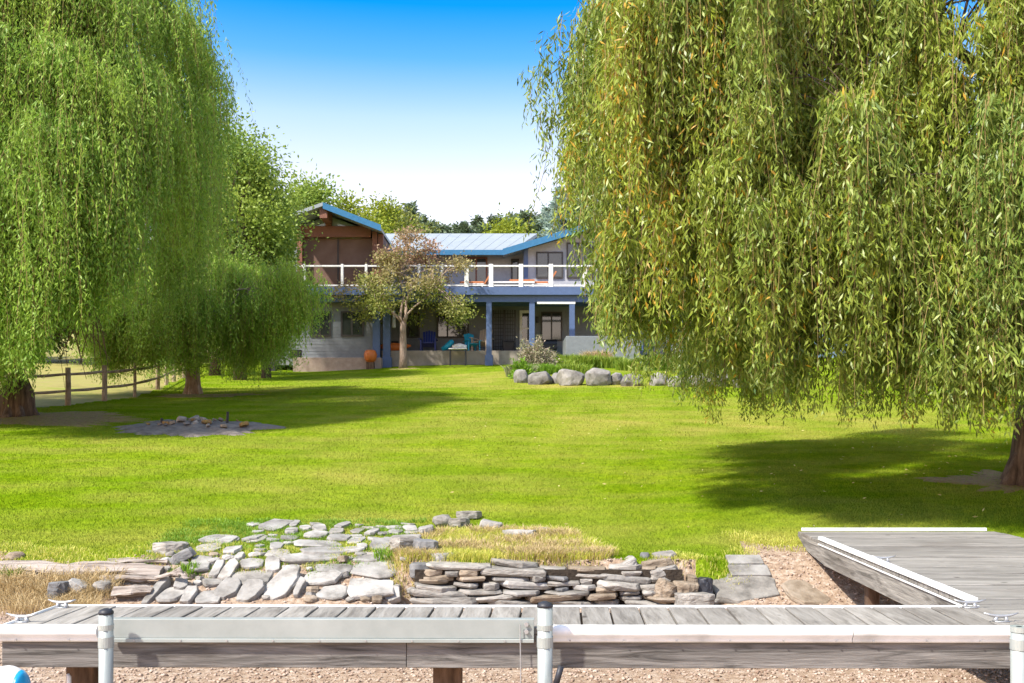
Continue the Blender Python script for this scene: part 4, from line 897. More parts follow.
# individually recognisable stones: (x0,x1,y0,y1 px, depth Y, thickness deep, material, label)
spec = [(387, 420, 537, 554, 10.6, .45, 'ledge', 'flat', 'rough grey stone leaning at the left end of the raised bed', 0),
 (412, 437, 541, 554, 10.5, .3, 'slate', 'flat', 'dark blue-grey block at the left end of the raised bed', .1),
 (423, 456, 554, 566, 10.25, .35, 'flag', 'flat', 'pale slab resting on top of the left end of the stacked wall', .0),
 (406, 452, 564, 580, 10.1, .3, 'slate', 'flat', 'long dark slab at the left end of the stacked wall', .0),
 (431, 452, 515, 528, 12.6, .3, 'flag', 'round', 'pale rounded stone at the back left of the raised bed', 0),
 (456, 482, 512, 520, 12.9, .3, 'ledge', 'flat', 'brown-grey stone topmost at the back of the raised bed', 0),
 (446, 470, 519, 528, 12.7, .3, 'ledge', 'flat', 'low stone behind the raised bed, under the topmost one', 0),
 (478, 504, 522, 533, 12.2, .3, 'flag', 'flat', 'pale slab behind the middle of the raised bed', .15),
 (500, 536, 531, 541, 11.8, .3, 'flag', 'flat', 'long flat slab with a dark end behind the raised bed', 0),
 (537, 552, 528, 536, 12, .3, 'ledge', 'round', 'small grey stone right of the long slab behind the bed', 0),
 (417, 434, 527, 538, 12, .3, 'flag', 'flat', 'tilted pale stone on the left rim of the raised bed', -.2),
 (588, 606, 544, 551, 11.3, .25, 'slate', 'flat', 'small dark stone lying in the grass right of the raised bed', 0),
 (612, 640, 559, 578, 10.15, .3, 'ledge', 'flat', 'angular grey block on the right part of the stacked wall', -.5),
 (641, 652, 553, 566, 10.4, .25, 'slate', 'round', 'dark lump on top of the right end of the wall', 0),
 (640, 676, 560, 575, 10.2, .3, 'ledge_tan', 'flat', 'tan slab tilted on the right end of the wall', -.15),
 (655, 679, 554, 565, 10.35, .3, 'ledge', 'flat', 'highest slab of the pile at the right end of the wall', -.12),
 (664, 689, 561, 573, 10.3, .3, 'ledge', 'flat', 'rightmost dark slab of the pile at the wall end', -.1),
 (640, 682, 569, 584, 10.05, .3, 'ledge', 'flat', 'long grey slab tilted up to the right at the wall end', -.15),
 (655, 678, 580, 596, 9.9, .3, 'ledge_tan', 'flat', 'tan stone low in the pile at the wall end', .4),
 (674, 700, 583, 598, 9.9, .3, 'ledge_tan', 'flat', 'tan wedge stone at the foot of the wall end', .1),
 (688, 700, 576, 590, 10.0, .25, 'ledge_tan', 'flat', 'small tan block beside the black stone', 0),
 (698, 715, 578, 591, 9.95, .2, 'rubber', 'flat', 'small black stone left of the big grey slab', 0),
 (676, 716, 595, 607, 9.7, .3, 'ledge', 'flat', 'low brown stone in front of the black stone', 0),
 (0, 20, 553, 566, 10.6, .25, 'ledge_tan', 'round', 'rounded tan boulder at the left edge on the log', 0),
 (23, 54, 557, 566, 10.7, .3, 'flag', 'flat', 'pale stone behind the driftwood log near the left edge', 0),
 (52, 88, 558, 567, 10.7, .3, 'flag', 'flat', 'long pale stone behind the driftwood log', 0),
 (142, 160, 551, 561, 10.8, .3, 'flag', 'flat', 'small pale stone left of the large wedge stone', 0),
 (148, 183, 544, 561, 10.75, .4, 'ledge', 'flat', 'large pale wedge stone at the right end of the driftwood', .0),
 (166, 193, 549, 567, 10.5, .18, 'slate', 'flat', 'dark green-grey slab tilted against the wedge stone', -.55),
 (44, 64, 583, 596, 9.8, .25, 'slate', 'flat', 'grey-green stone half sunk in dry grass', 0),
 (63, 84, 581, 596, 9.9, .2, 'flag', 'flat', 'pale squared block tilted in the dry grass', .5),
 (88, 108, 582, 592, 9.9, .3, 'ledge', 'round', 'low brown stone in the dry grass below the log', 0),
 (700, 733, 563, 570, 10.6, .0, None, None, None, 0)]
for s in spec:
    if s[6] is None: continue
    x0, x1, y0, y1, Y, dp, mat, kd, lab, ty = s
    if y1 <= 541 and x0 > 410: Y = hit((x0+x1)/2, y1+1).y
    a = at(x0, y1, Y); b_ = at(x1, y0, Y); zc = (a.z+b_.z)/2; hgt = (b_.z-a.z); wdt = b_.x-a.x
    if abs(ty) > .3: hgt *= .6
    g_ = gz((a.x+b_.x)/2, Y+dp/2); zb = zc-hgt/2
    if zb > g_+.02 and zb-g_ < .16: hgt += zb-g_; zc = (g_+zc+(b_.z-a.z)/2)/2
    stone(((a.x+b_.x)/2, Y+dp/2, zc), (wdt*1.03, dp, max(hgt, .05)), mat, lab, None, kd, random.uniform(-.1, .1), random.uniform(-.08, .03), ty, 'rock')
stone(at(746, 590, 10.15), (.72, .62, .12), 'ledge', 'big flat dark grey slab behind the dock, right of the wall', None, 'flat', -.05, .42, 0, 'rock')
stone(at(806, 594, 10.05), (.50, .50, .10), 'ledge_tan', 'broad brown-grey slab half buried in sand near the dock corner', None, 'flat', .3, .36, .06, 'rock')
# two cut paving blocks
for (x0, x1, y0, y1, lab) in ((727, 762, 558.5, 566.5, 'farther pale paving block set in the lawn edge'), (729, 769, 569, 577.5, 'nearer pale paving block set in the lawn edge')):
    c_ = hit((x0+x1)/2, (y0+y1)/2); pn = hit((x0+x1)/2, y1); pf = hit((x0+x1)/2, y0); wdt = (x1-x0)/F*c_.y
    o = MB().box(-wdt/2, wdt/2, -.1, .1, -.04, .035).build('paving_block', 'flag', None, bevel=.008); o.location = c_; o.rotation_euler.x = math.atan2(pf.z-pn.z, pf.y-pn.y); tag(o, lab, 'paving', 'cut paving blocks')
# driftwood logs
def log(pts, rad, label, name='driftwood_log'):
    B = MB(); P = []; Rr = []
    for i in range(len(pts)-1):
        for k in range(7): P.append(Vector(pts[i]).lerp(Vector(pts[i+1]), k/7)); Rr.append(rad[i]+(rad[i+1]-rad[i])*k/7)
    P.append(Vector(pts[-1])); Rr.append(rad[-1]); o0 = P[0].copy(); B.tube([p-o0 for p in P], Rr, 18)
    nb = []
    for (x, y, z) in B.v:
        q = noise.noise(Vector((x*1.2, y*9, z*9)))*.05+noise.noise(Vector((x*3, y*22, z*22)))*.03; nb.append((x, y+q*1.0, z*.85+q))
    B.v = nb; o = B.build(name, 'drift'); o.location = o0; return tag(o, label, 'log', 'driftwood logs')
log([at(-60, 571, 10.45), at(40, 570, 10.42), at(95, 570, 10.4), at(162, 573, 10.35)], [.10, .11, .095, .06], 'longest grey driftwood log lying below the lawn at the left')
log([at(108, 561, 10.62), at(150, 561, 10.55), at(168, 563, 10.5)], [.03, .045, .03], 'short driftwood piece above the right end of the long log')
log([at(100, 578, 10.2), at(140, 579, 10.15), at(180, 571, 10.2)], [.03, .045, .02], 'splintered driftwood piece under the right end of the long log')
log([at(115, 592, 9.95), at(135, 590, 9.95), at(152, 592, 9.95)], [.07, .085, .05], 'thick brown driftwood stump below the long log')
log([at(155, 578, 10.1), at(180, 568, 10.1), at(188, 577, 10.0)], [.015, .03, .012], 'thin split driftwood branch leaning on the slabs')
# boulders along the border bed
bl = [(514, 528, 369, 382), (528, 552, 372, 384), (552, 563, 373, 383), (557, 584, 369, 385), (586, 612, 368, 385), (612, 624, 373, 384), (622, 644, 374, 385.5), (651, 668, 373, 385), (670, 688, 376, 386), (687, 708, 374, 386), (707, 731, 371, 386), (735, 752, 376, 387)]
for i, (x0, x1, y0, y1) in enumerate(bl):
    Y = hit((x0+x1)/2, y1+1).y; a = at(x0, y1+3, Y); b_ = at(x1, y0, Y)
    stone(((a.x+b_.x)/2, Y+.3, (a.z+b_.z)/2), ((b_.x-a.x)*1.14, .85, (b_.z-a.z)*1.18), 'boulder', '%s grey boulder from the left edging the flower bed by the house' % ordn[i], 'boulders edging the flower bed', 'round', random.uniform(-.3, .3), 0, random.uniform(-.25, .1), 'boulder', 'boulder')
# fire pit
fp = hit(195, 428.5); 
def patch(name, c, rx, ry, mat, lift=.02, wob=.15, mound=0, n=96):
    B = MB(); vs = []; fs = []; rings = 8
    for r_ in range(rings+1):
        for k in range(n):
            a = 2*math.pi*k/n; w_ = 1+wob*(noise.noise(Vector((math.cos(a)*1.7+c[0], math.sin(a)*1.7, r_*.0)))) + wob*.5*noise.noise(Vector((math.cos(a)*6, math.sin(a)*6, c[1])))+wob*.45*noise.noise(Vector((math.cos(a)*19, math.sin(a)*19, c[1])))
            x = c[0]+math.cos(a)*rx*w_*r_/rings; y = c[1]+math.sin(a)*ry*w_*r_/rings
            vs.append((x, y, gz(x, y)+lift*(1 if r_ < rings else -.5)+mound*math.cos(r_/rings*math.pi/2)*(1+.6*noise.noise(Vector((x*3, y*3, 1))))))
    for r_ in range(rings):
        for k in range(n): fs.append((r_*n+k, r_*n+(k+1) % n, (r_+1)*n+(k+1) % n, (r_+1)*n+k))
    B.add(vs, fs); return B
t = empty('fire_pit', fp, 'shallow round fire pit with pale ash and rubble in the middle of the lawn', 'fire pit')
world_part(patch('ash_bed', (fp.x, fp.y), 1.78, 1.75, 'ash', .015, .45, .1), 'ash_bed', 'ash', t, smooth=True)
for i in range(26):
    a = random.uniform(0, 6.28); r_ = random.random()**.7*1.15; x = fp.x+math.cos(a)*r_*1.1+.05; y = fp.y+math.sin(a)*r_; s = random.choice([.08, .12, .16, .26])*random.uniform(.8, 1.2)
    me = rock_mesh(s, s*.8, s*.4, 'flat'); me.materials.append(M[random.choice(['ledge', 'ledge_tan', 'ash', 'ledge', 'mulch', 'slate'])]); o = bpy.data.objects.new('stone', me); link(o); o.parent = t; o.location = Vector((x, y, gz(x, y)+.10*(1-r_*.6)+.085))-fp; o.rotation_euler = (random.uniform(-.4, .4), random.uniform(-.4, .4), random.random()*3)
for px, hh in ((161, .2), (227, .36)):
    c = MB(); p_ = hit(px, 427); c.tube([p_, p_+Vector((.02, 0, hh))], .03, 6); c.tube([p_+Vector((-.1, 0, .05)), p_+Vector((.1, 0, .06))], .03, 6); world_part(c, 'iron_stake', 'rubber', t)
# mulch rings
for (px, py, rx, ry) in ((1020, 484, 1.15, 1.1), (12, 420, 3.3, 1.6), (205, 396, 1.5, 1.0), (404, 369, .8, .6)):
    c_ = hit(px, py); o = patch('m', (c_.x, c_.y), rx, ry, 'mulch', .012, .65).build('mulch_patch', 'mulch' if px != 404 else 'field', smooth=True); tag(o, kind='structure')

# ------------------------------------------------------------------ low plants
def tufts(name, pts, hgt, nb, mt, label, cat='plant', group=None, rad=.3, wid=.02, arch=.5, kind=None):
    n = len(pts)*nb; P = np.repeat(np.array(pts), nb, 0); a = rng.random(n)*6.28; r = rad*np.sqrt(rng.random(n)); x = P[:, 0]+np.cos(a)*r; y = P[:, 1]+np.sin(a)*r; z = ground(x, y)
    h = hgt*rng.uniform(.5, 1.1, n); ox = np.cos(a)*arch*h*rng.random(n)+rng.normal(size=n)*h*.15; oy = np.sin(a)*arch*h*rng.random(n)+rng.normal(size=n)*h*.15
    th = rng.random(n)*6.28; s = np.stack([np.cos(th)*wid/2, np.sin(th)*wid/2, np.zeros(n)], 1)
    b0 = np.stack([x, y, z-.01], 1); m_ = np.stack([x+ox*.35, y+oy*.35, z+h*.65], 1); tp = np.stack([x+ox, y+oy, z+h*(1-.2*rng.random(n))], 1)
    V = np.stack([b0-s*.7, b0+s*.7, m_+s, m_-s, tp], 1).reshape(-1, 3); base = np.arange(n)[:, None]*5
    F3 = np.concatenate([base+np.array([[0, 1, 2]]), base+np.array([[0, 2, 3]]), base+np.array([[3, 2, 4]])], 0)
    off = (float(np.mean(P[:, 0])), float(np.mean(P[:, 1])), float(np.mean(z))) if kind is None else (0, 0, 0)
    o = np_mesh(name, V, F3, mt, None, nper=3, off=off); o.location = off; return tag(o, label, cat, group, kind)
pts = [(random.uniform(-7.5, -4.05), random.uniform(9.55, 10.25)) for _ in range(420)]
tufts('dry_grass', pts, .16, 36, 'dry_leaf', 'matted tan dry grass under the driftwood at the left', 'grass', rad=.13, wid=.006, arch=1.1, kind='stuff')
pts = [(random.uniform(-1.25, 1.15), random.uniform(10.25, 11.75)) for _ in range(900)]
pts = [p_ for p_ in pts if abs(p_[0]+.15) < 1.15-.45*abs(p_[1]-10.7)+.1*random.random()]
tufts('bed_grass', pts, .10, 40, 'bed_leaf', 'yellowing weedy grass filling the raised bed behind the wall', 'grass', rad=.13, wid=.006, arch=.8, kind='stuff')
tufts('dry_weeds', [p_ for p_ in pts if noise.noise(Vector((p_[0]*2.2, p_[1]*3, 5))) > .02], .13, 26, 'dry_leaf', 'patches of dried tan weeds among the grass of the raised bed', 'weeds', rad=.12, wid=.007, arch=.9, kind='stuff')
pts = [(x, float(lawn_edge(np.array([x]))[0])+random.uniform(-.15, .35)) for x in [random.uniform(-6.5, 3.2) for _ in range(420)] if not -1.2 < x < 1.5]
tufts('edge_grass', pts, .05, 40, 'bed_leaf', 'longer straggly grass along the lower edge of the lawn', 'grass', rad=.16, wid=.005, arch=.9, kind='stuff')
pts = []
while len(pts) < 330:
    x = random.uniform(-4.0, -1.1); y = random.uniform(10.3, 12.5); 
    if abs(x+2.5) < 1.6: pts.append((x, y))
tufts('path_weeds', pts, .045, 50, 'green_leaf', 'green weeds growing between the flagstones', 'weeds', rad=.12, wid=.006, arch=.9, kind='stuff')
for (px, py, lab) in ((188, 575, 'bright green weed tuft between the driftwood and the slabs'), (12, 578, 'bright green weed clump under the left end of the log'), (384, 560, 'bright green weed tuft on the flagstone path')):
    c_ = hit(px, py); tufts('weed_tuft', [(c_.x, c_.y)], .12, 160, 'green_leaf', lab, 'weed', 'weed tufts on the bank', .1, .012)
n = 160; x = rng.uniform(-1, 10, n); y = rng.uniform(12, 24, n); c_ = np.stack([x, y, ground(x, y)+.03], 1)
V, FQ = leaf_arrays(c_, np.stack([rng.normal(size=n), rng.normal(size=n), rng.normal(size=n)*.25], 1),   .07*rng.uniform(.6, 1.2, n), .022*rng.uniform(.7, 1.2, n))
M['litter'] = leafmat('fallen_leaf', (.40, .33, .10), (.62, .56, .25), None, trans=.2)
tag(np_mesh('fallen_leaves', V, FQ, 'litter'), 'scattered yellow fallen willow leaves on the right half of the lawn', 'leaves', kind='stuff')
# flower bed by the house
bedpts = [(522, 376, .55, 'sage_leaf'), (540, 366, .8, 'sage_leaf'), (533, 374, .5, 'green_leaf'), (556, 370, .6, 'shrub_leaf'), (570, 366, .65, 'shrub_leaf'), (585, 368, .7, 'shrub_leaf'), (598, 366, .85, 'dry_leaf'), (612, 368, .6, 'shrub_leaf'), (630, 370, .55, 'shrub_leaf'), (650, 370, .7, 'shrub_leaf'), (668, 370, .8, 'green_leaf'), (690, 371, .6, 'shrub_leaf'), (712, 369, 1.0, 'green_leaf'), (740, 374, 1.3, 'green_leaf'), (765, 376, 1.5, 'green_leaf'), (790, 378, 1.1, 'green_leaf'), (548, 374, .45, 'green_leaf'), (578, 374, .5, 'shrub_leaf')]
bedpts.sort()
for i, (px, py, h_, mt) in enumerate(bedpts):
    c_ = hit(px, py); 
    tufts('perennial_clump', [(c_.x+random.uniform(-.3, .3), c_.y+random.uniform(-.3, .3)) for _ in range(4)], h_, 260, mt, '%s leafy clump from the left in the flower bed behind the boulders' % ordn[i], 'plant', 'perennials in the flower bed', .5, .035, .6)
# rounded sage shrub
def shrub(px, py, Y, w_, h_, mt, label, name='shrub', n=2600):
    x = X(px, Y); z = gz(x, Y); root = empty(name, (x, Y, z), label, 'shrub')
    v = unit(rng.normal(size=(n, 3))); v[:, 2] = np.abs(v[:, 2]); rr = rng.random(n)**.35
    C = v*rr[:, None]*np.array([w_/2, w_/2, h_])*(1+.18*np.sin(v[:, :1]*9)+.12*rng.normal(size=(n, 1))); V_, FQ_ = leaf_arrays(C, v+rng.normal(size=(n, 3))*.7, np.full(n, .13), np.full(n, .06)); np_mesh('foliage', V_, FQ_, mt, root, rng.random(n))
    B = MB(); 
    for k in range(7): a = random.random()*6.28; B.tube([(0, 0, -.05), (math.cos(a)*w_*.15, math.sin(a)*w_*.15, h_*.4), (math.cos(a)*w_*.3, math.sin(a)*w_*.3, h_*.8)], [.03, .02, .01], 5)
    B.build('stem', 'twig', root)
Yb = hit(535, 374).y+1.2; shrub(535, 374, Yb, 1.7, 1.35, 'sage_leaf', 'rounded sage green shrub at the left end of the boulder bed', n=5200)
shrub(521, 378, hit(521, 379).y+.4, .9, .7, 'green_leaf', 'small dark green bush left of the sage shrub', n=1800)
shrub(765, 370, 41, 3.0, 2.0, 'green_leaf', 'bright green bush under the hanging tips of the right willow', n=6000)
# planter box and dark stump near small willow right
o = MB().box(-.25, .25, -.2, .2, -.1, .45).build('garden_box', 'rubber', bevel=.04); c_ = hit(272, 371); o.location = c_; tag(o, 'small dark box on the grass at the right tip of the small willow', 'box')
o = MB().box(-.3, .3, -.2, .2, 0, .45).build('heat_pump', 'black', bevel=.03); o.location = (X(296, 54.5), 54.5, Z(357.5, 54.1)+.0); tag(o, 'small black unit on the stone plinth by the siding', 'unit')

# dead brown twigs hanging in the left willow
B = MB(); dpt = at(78, 300, 24.6)
for k in range(46):
    a = at(random.uniform(58, 100), random.uniform(255, 300), 24.8+random.uniform(-.5, .5)); B.tube([a, a+Vector((random.uniform(-.3, .3), 0, -.8)), a+Vector((random.uniform(-.5, .5), 0, -random.uniform(1.2, 2)))], [.02, .014, .006], 4, False)
lw_root = [o for o in COL.objects if o.get('label', '').startswith('tallest weeping')][0]
world_part(B, 'dead_branches', 'dead', lw_root)

# ------------------------------------------------------------------ docks
S = -.006           # the near dock turns very slightly towards the camera on the right
def P(x, v, z): return (x+v*.05, 5.86+S*x+v, z)      # v: distance behind the front edge
W = .69; XL, XR = -3.0, 3.02
dock = empty('wooden_dock', (0, 6.2, -.1), 'weathered grey plank dock running across the foreground with pipe posts', 'dock')
dk = MB(); x = XL; pit = .19
while x < XR-.02:
    x1 = min(x+pit-.014, XR+.02); zz = random.uniform(-.003, .003)
    dk.hexa([P(x, 0, -.035), P(x1, 0, -.035), P(x1, W, -.035), P(x, W, -.035), P(x, 0, zz), P(x1, 0, zz), P(x1, W, zz+.0), P(x, W, zz)]); x += pit
world_part(dk, 'decking', 'wood_deck', dock, bevel=.003)
XE = 3.02+.0
def front(z0, z1, v0, v1, x0, x1): return MB().hexa([P(x0, v0, z0), P(x1, v0, z0), P(x1, v1, z0), P(x0, v1, z0), P(x0, v0, z1), P(x1, v0, z1), P(x1, v1, z1), P(x0, v1, z1)])
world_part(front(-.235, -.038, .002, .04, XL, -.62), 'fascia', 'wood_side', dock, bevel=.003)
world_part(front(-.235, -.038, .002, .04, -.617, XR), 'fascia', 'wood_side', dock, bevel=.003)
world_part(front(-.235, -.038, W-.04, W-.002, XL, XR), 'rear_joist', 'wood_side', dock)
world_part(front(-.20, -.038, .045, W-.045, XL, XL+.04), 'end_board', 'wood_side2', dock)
world_part(front(-.01, .010, W+.001, W+.012, XL, XR), 'rear_trim', 'vinyl', dock)
e_ = MB(); e_.tube([P(XL-.005, 0, .004), P(XL-.005, W, .004)], .012, 6); world_part(e_, 'end_trim', 'vinyl', dock)
def bumper(x0, x1, parent, v=-.012):
    mb = MB(); n = int((x1-x0)/.5)+1; prof = [(-.0, .022), (-.022, .018), (-.038, .004), (-.042, -.016), (-.036, -.036), (-.018, -.052), (-.018, -.066), (-.012, -.078), (-.0, -.078)]
    vs = []
    for i in range(n+1):
        x = x0+(x1-x0)*i/n
        for (a, z) in prof: vs.append(P(x, v+a, z))
    m_ = len(prof); fs = [(i*m_+j, i*m_+j+1, (i+1)*m_+j+1, (i+1)*m_+j) for i in range(n) for j in range(m_-1)]
    mb.add(vs, fs); mb.add(vs[:m_], [tuple(range(m_))]); mb.add(vs[-m_:], [tuple(range(m_))]); o = world_part(mb, 'bumper', 'vinyl', parent, smooth=True)
    sc_ = MB(); x = x0+.12
    while x < x1: p_ = Vector(P(x, v-.02, -.066)); sc_.tube([p_, p_+Vector((0, -.004, 0))], .006, 6); x += .31
    world_part(sc_, 'screws', 'steel', o); return o
bumper(-3.02, -2.42, dock); bumper(.22, 1.98, dock); bumper(1.984, 3.0, dock)
# aluminium bar between the two posts
world_part(front(-.055, .056, -.03, -.016, -2.34, .13), 'edge_bar', 'alu', dock, bevel=.002)
world_part(front(-.078, -.056, -.044, -.016, -2.34, .13), 'bar_lip', 'alu', dock, bevel=.002)
world_part(front(.044, .057, -.0155, .02, -2.34, .13), 'bar_flange', 'alu', dock)
sc_ = MB()
for x in (.085, ):
    for z in (.03, -.012): p_ = Vector(P(x, -.032, z)); sc_.tube([p_, p_+Vector((0, -.016, 0))], .014, 6)
for i in range(9): p_ = Vector(P(-2.2+i*.27, -.046, -.066)); sc_.tube([p_, p_+Vector((0, -.004, 0))], .006, 6)
world_part(sc_, 'bolts', 'steel', dock)
def pipe(px, topy, Y, r, parent, cap=True):
    x = X(px, Y); zt = Z(topy, Y); mb = MB(); mb.tube([(x, Y, -1.1), (x, Y, zt)], r, 20); o = world_part(mb, 'pipe_post', 'galv', parent, smooth=False); 
    o.data.polygons.foreach_set('use_smooth', [len(p_.vertices) == 4 for p_ in o.data.polygons])
    c = MB(); c.tube([(x, Y, zt+.001), (x, Y, zt+.012), (x, Y, zt+.024), (x, Y, zt+.032)], [r*1.06, r*1.06, r*.85, r*.35], 20); world_part(c, 'post_cap', 'rubber', o, smooth=True)
    c = MB(); c.tube([(x, Y, -.08), (x, Y, -.02)], r*1.08, 20); c.tube([(x, Y, .02), (x, Y, .05)], r*1.07, 20); world_part(c, 'collar', 'galv', o)
pipe(106, 614, 5.72, .04, dock); pipe(545, 607, 5.72, .0435, dock)
# timber legs
for px0, px1, mt in ((52, 99, 'wood_dark'), (434, 462, 'wood_dark')):
    Y = 6.2; x0, x1 = X(px0, Y), X(px1, Y)
    world_part(MB().box(x0+ (.12 if px0 == 52 else 0), x1, Y-.08, Y+.08, -.9, -.04), 'leg', mt, dock, bevel=.006)
world_part(MB().prism([(X(52, 6.3), -.24), (X(74, 6.3), -.24), (X(62, 6.3), -.32)], 6.25, 6.3), 'brace', 'wood_dark', dock)
c = MB(); c.tube([P(.05, -.05, .03), P(.055, -.06, -.4), P(.06, -.06, -.95)], .0035, 5); world_part(c, 'cable', 'steel', dock)
def cleat(px, py, Lc, parent, rz=0, Yd=None):
    zc = .0; Y = EYE/((py-HORIZON)/F); x = X(px, Y); 
    mb = MB(); q = [(-.5, .055), (-.3, .042), (-.12, .036), (.12, .036), (.3, .042), (.5, .055)]; c_, s_ = math.cos(rz), math.sin(rz)
    mb.tube([(x+a*Lc*c_, Y+a*Lc*s_, z) for a, z in q], [.004, .008, .011, .011, .008, .004], 8)
    for a in (-.13, .13): mb.tube([(x+a*Lc*c_*1.3, Y+a*Lc*s_*1.3, .0), (x+a*Lc*c_, Y+a*Lc*s_, .034)], [.017, .01], 8)
    mb.box(x-.2*Lc, x+.2*Lc, Y-.022, Y+.022, .001, .008); world_part(mb, 'cleat', 'steel', parent, smooth=True)
cleat(62, 608, .18, dock, 0); cleat(22, 622.5, .19, dock, .0)
# second dock
d2 = empty('wooden_dock', (4.2, 8.6, -.1), 'wide weathered dock section at the right, far end resting on the lawn', 'dock')
xa0, xa1 = 3.04, 3.20; xb0, xb1 = 5.46, 5.40; y0, y1 = 5.86+S*3.04, 11.2
def Q(u, v, z): # u 0..1 across, v 0..1 along
    l = xa0+(xa1-xa0)*v; r = xb0+(xb1-xb0)*v; return (l+(r-l)*u, y0+(y1-y0)*v, z)
n = 27; mb = MB()
for i in range(n):
    v0, v1 = i/n+.0016, (i+1)/n-.0016; z = random.uniform(-.005, .005); l = -.035
    mb.hexa([Q(0, v0, l), Q(1, v0, l), Q(1, v1, l), Q(0, v1, l), Q(0, v0, z), Q(1, v0, z), Q(1, v1, z), Q(0, v1, z)])
world_part(mb, 'decking', 'wood_cross', d2, bevel=.003)
zf = -.21; zfar = gz(3.2, 11.2)+.02
mb = MB()
prof = [(0.0, -.235), (.80, -.235), (.93, -.17), (1.0, -.05), (1.0, -.037), (0, -.037)]
for side, u in ((0, 0.0), (1, 1.0)):
    mb = MB(); th = .04*(1 if side == 0 else -1); n_ = len(prof)
    vs = [Q(u, v, z) for v, z in prof]; vs2 = [(a+th, b__, c__) for a, b__, c__ in vs]
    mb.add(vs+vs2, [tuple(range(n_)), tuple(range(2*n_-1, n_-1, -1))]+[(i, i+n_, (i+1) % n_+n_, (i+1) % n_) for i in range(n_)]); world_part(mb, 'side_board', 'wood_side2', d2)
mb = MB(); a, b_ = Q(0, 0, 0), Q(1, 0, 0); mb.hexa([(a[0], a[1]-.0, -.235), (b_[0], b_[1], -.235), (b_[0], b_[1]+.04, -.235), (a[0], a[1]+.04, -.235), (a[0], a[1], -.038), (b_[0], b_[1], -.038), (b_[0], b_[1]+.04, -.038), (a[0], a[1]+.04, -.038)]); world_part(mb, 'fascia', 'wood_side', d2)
# white edge rails
def rail2(u0, v0, u1, v1, r, mat='vinyl', flat=True):
    a, b_ = Vector(Q(u0, v0, .018)), Vector(Q(u1, v1, .018)); mb = MB(); d_ = (b_-a).normalized(); s = d_.cross(Vector((0, 0, 1)))*r
    up = Vector((0, 0, .02)); dn = Vector((0, 0, -.014))
    mb.hexa([a-s+dn, b_-s+dn, b_+s+dn, a+s+dn, a-s*.8+up, b_-s*.8+up, b_+s*.8+up, a+s*.8+up]); return world_part(mb, 'edge_rail', mat, d2, bevel=.004)
rail2(.008, .155, .008, .84, .032); rail2(.02, 1.0, .96, 1.0, .02)
mb = MB(); a, b_ = Vector(Q(0, .155, -.035)), Vector(Q(0, .84, -.035)); o_ = Vector((-.012, 0, 0)); mb.hexa([a+o_+Vector((0, 0, -.012)), b_+o_+Vector((0, 0, -.012)), b_+Vector((-.002, 0, -.012)), a+Vector((-.002, 0, -.012)), a+o_, b_+o_, b_+Vector((-.002, 0, 0)), a+Vector((-.002, 0, 0))]); world_part(mb, 'side_trim', 'vinyl', d2)
cleat(970, 608, .21, d2, 0.05); cleat(1001, 622, .21, d2, 0); cleat(884, 562, .22, d2, .1)
for v in (.6,):
    for u in (.04, .96):
        q_ = Q(u, v, 0); world_part(MB().box(q_[0]-.0, q_[0]+.1, q_[1], q_[1]+.1, -.9, -.04), 'leg', 'wood_dark', d2)
mb = MB(); q_ = P(3.03, 0, 0); 
bumper(3.004, 3.14, d2)
pipe(1019, 632, 5.66, .045, d2)

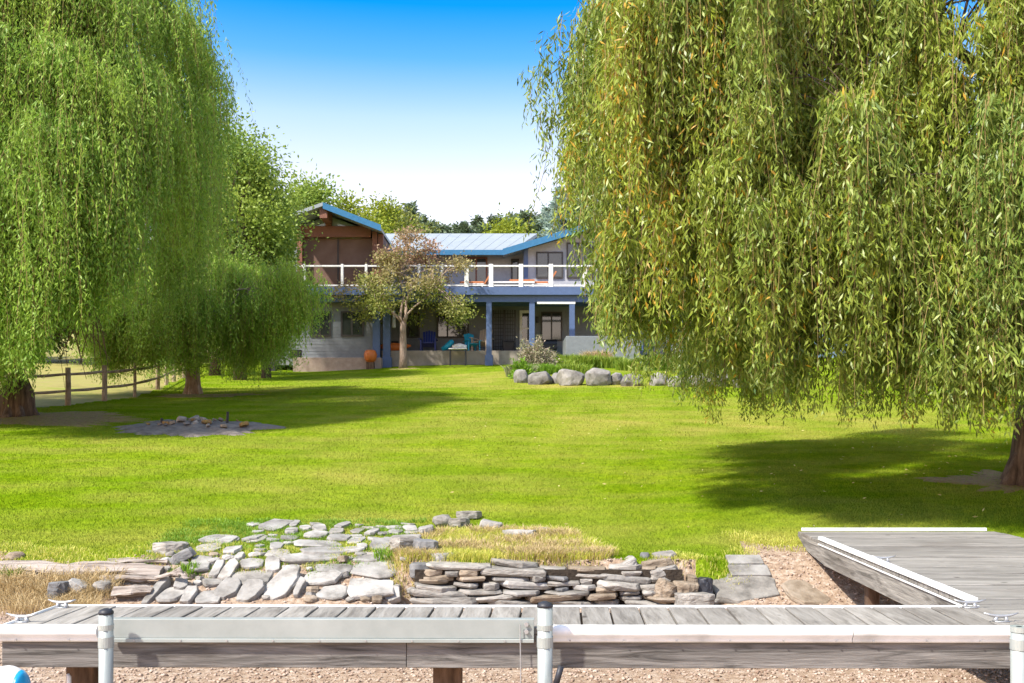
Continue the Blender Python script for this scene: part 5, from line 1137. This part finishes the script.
# float and poles at the lower edge
t = empty('marker_buoy', (X(6, 5.2), 5.2, -.7), 'white and blue ball float on a stake at the lower left corner', 'buoy')
c = MB(); cz = Z(688, 5.2)+.7
prof = [(math.sin(math.pi*i/14), -math.cos(math.pi*i/14)) for i in range(15)]
c.tube([(y_*.115, 0, cz) for x_, y_ in prof], [max(.003, x_*.115) for x_, y_ in prof], 24); bo = c.build('float_ball', 'white', t, smooth=True)
c = MB(); c.tube([(y_*.118, 0, 0) for x_, y_ in prof if y_ > .45], [max(.003, x_*.118) for x_, y_ in prof if y_ > .45], 24); o = c.build('blue_cap', 'float_blue', bo, smooth=True); o.location = (0, 0, cz)
c = MB(); c.tube([(0, 0, -.1), (0, 0, cz-.1)], .015, 8); c.build('stake', 'steel', t)
c = MB(); a = at(561, 667, 5.6); c.tube([(0, 0, 0), (-.19, -.05, -.62)], .013, 10); c.tube([(.001, 0, .005), (-.03, -.008, -.1)], .0175, 10); o = c.build('mooring_pole', 'rubber', smooth=True); o.location = a; tag(o, 'black rubber-gripped pole leaning beside the middle pipe post', 'pole')
c = MB(); c.tube([(0, 0, -.45), (.0, 0, .0), (-.008, 0, .02)], [.014, .014, .008], 10); o = c.build('white_stake', 'white', smooth=True); o.location = at(69, 677, 6.0); tag(o, 'thin white plastic stake under the dock near the left post', 'stake')

# gravel pebbles on the beach: uncountable
n = 34000; y = rng.uniform(6.3, 11.2, n); x = (rng.random(n)*2-1)*(y*.56+.4); k = y < lawn_edge(x)+.05
x, y = x[k], y[k]; z = ground(x, y); n = len(x); s = .006+.016*rng.random(n)**2.5
oc = np.array([[1, 0, 0], [0, 1, 0], [-1, 0, 0], [0, -1, 0], [0, 0, .6], [0, 0, -.6]]); 
V = np.stack([x, y, z+s*.2], 1)[:, None, :]+(oc[None]+rng.normal(size=(n, 6, 3))*.18)*s[:, None, None]
tri = np.array([[0, 1, 4], [1, 2, 4], [2, 3, 4], [3, 0, 4], [1, 0, 5], [2, 1, 5], [3, 2, 5], [0, 3, 5]])
FQ = (np.arange(n)[:, None, None]*6+tri[None]).reshape(-1, 3)
M['pebbles'] = leafmat('loose_pebbles', (.20, .13, .09), (.48, .38, .31), None, trans=0.0, rough=.8)
o = np_mesh('gravel_pebbles', V.reshape(-1, 3), FQ, 'pebbles', nper=3); tag(o, 'loose tan and pink gravel spread under and behind the docks', 'gravel', kind='stuff')
print('done', len(bpy.data.objects))
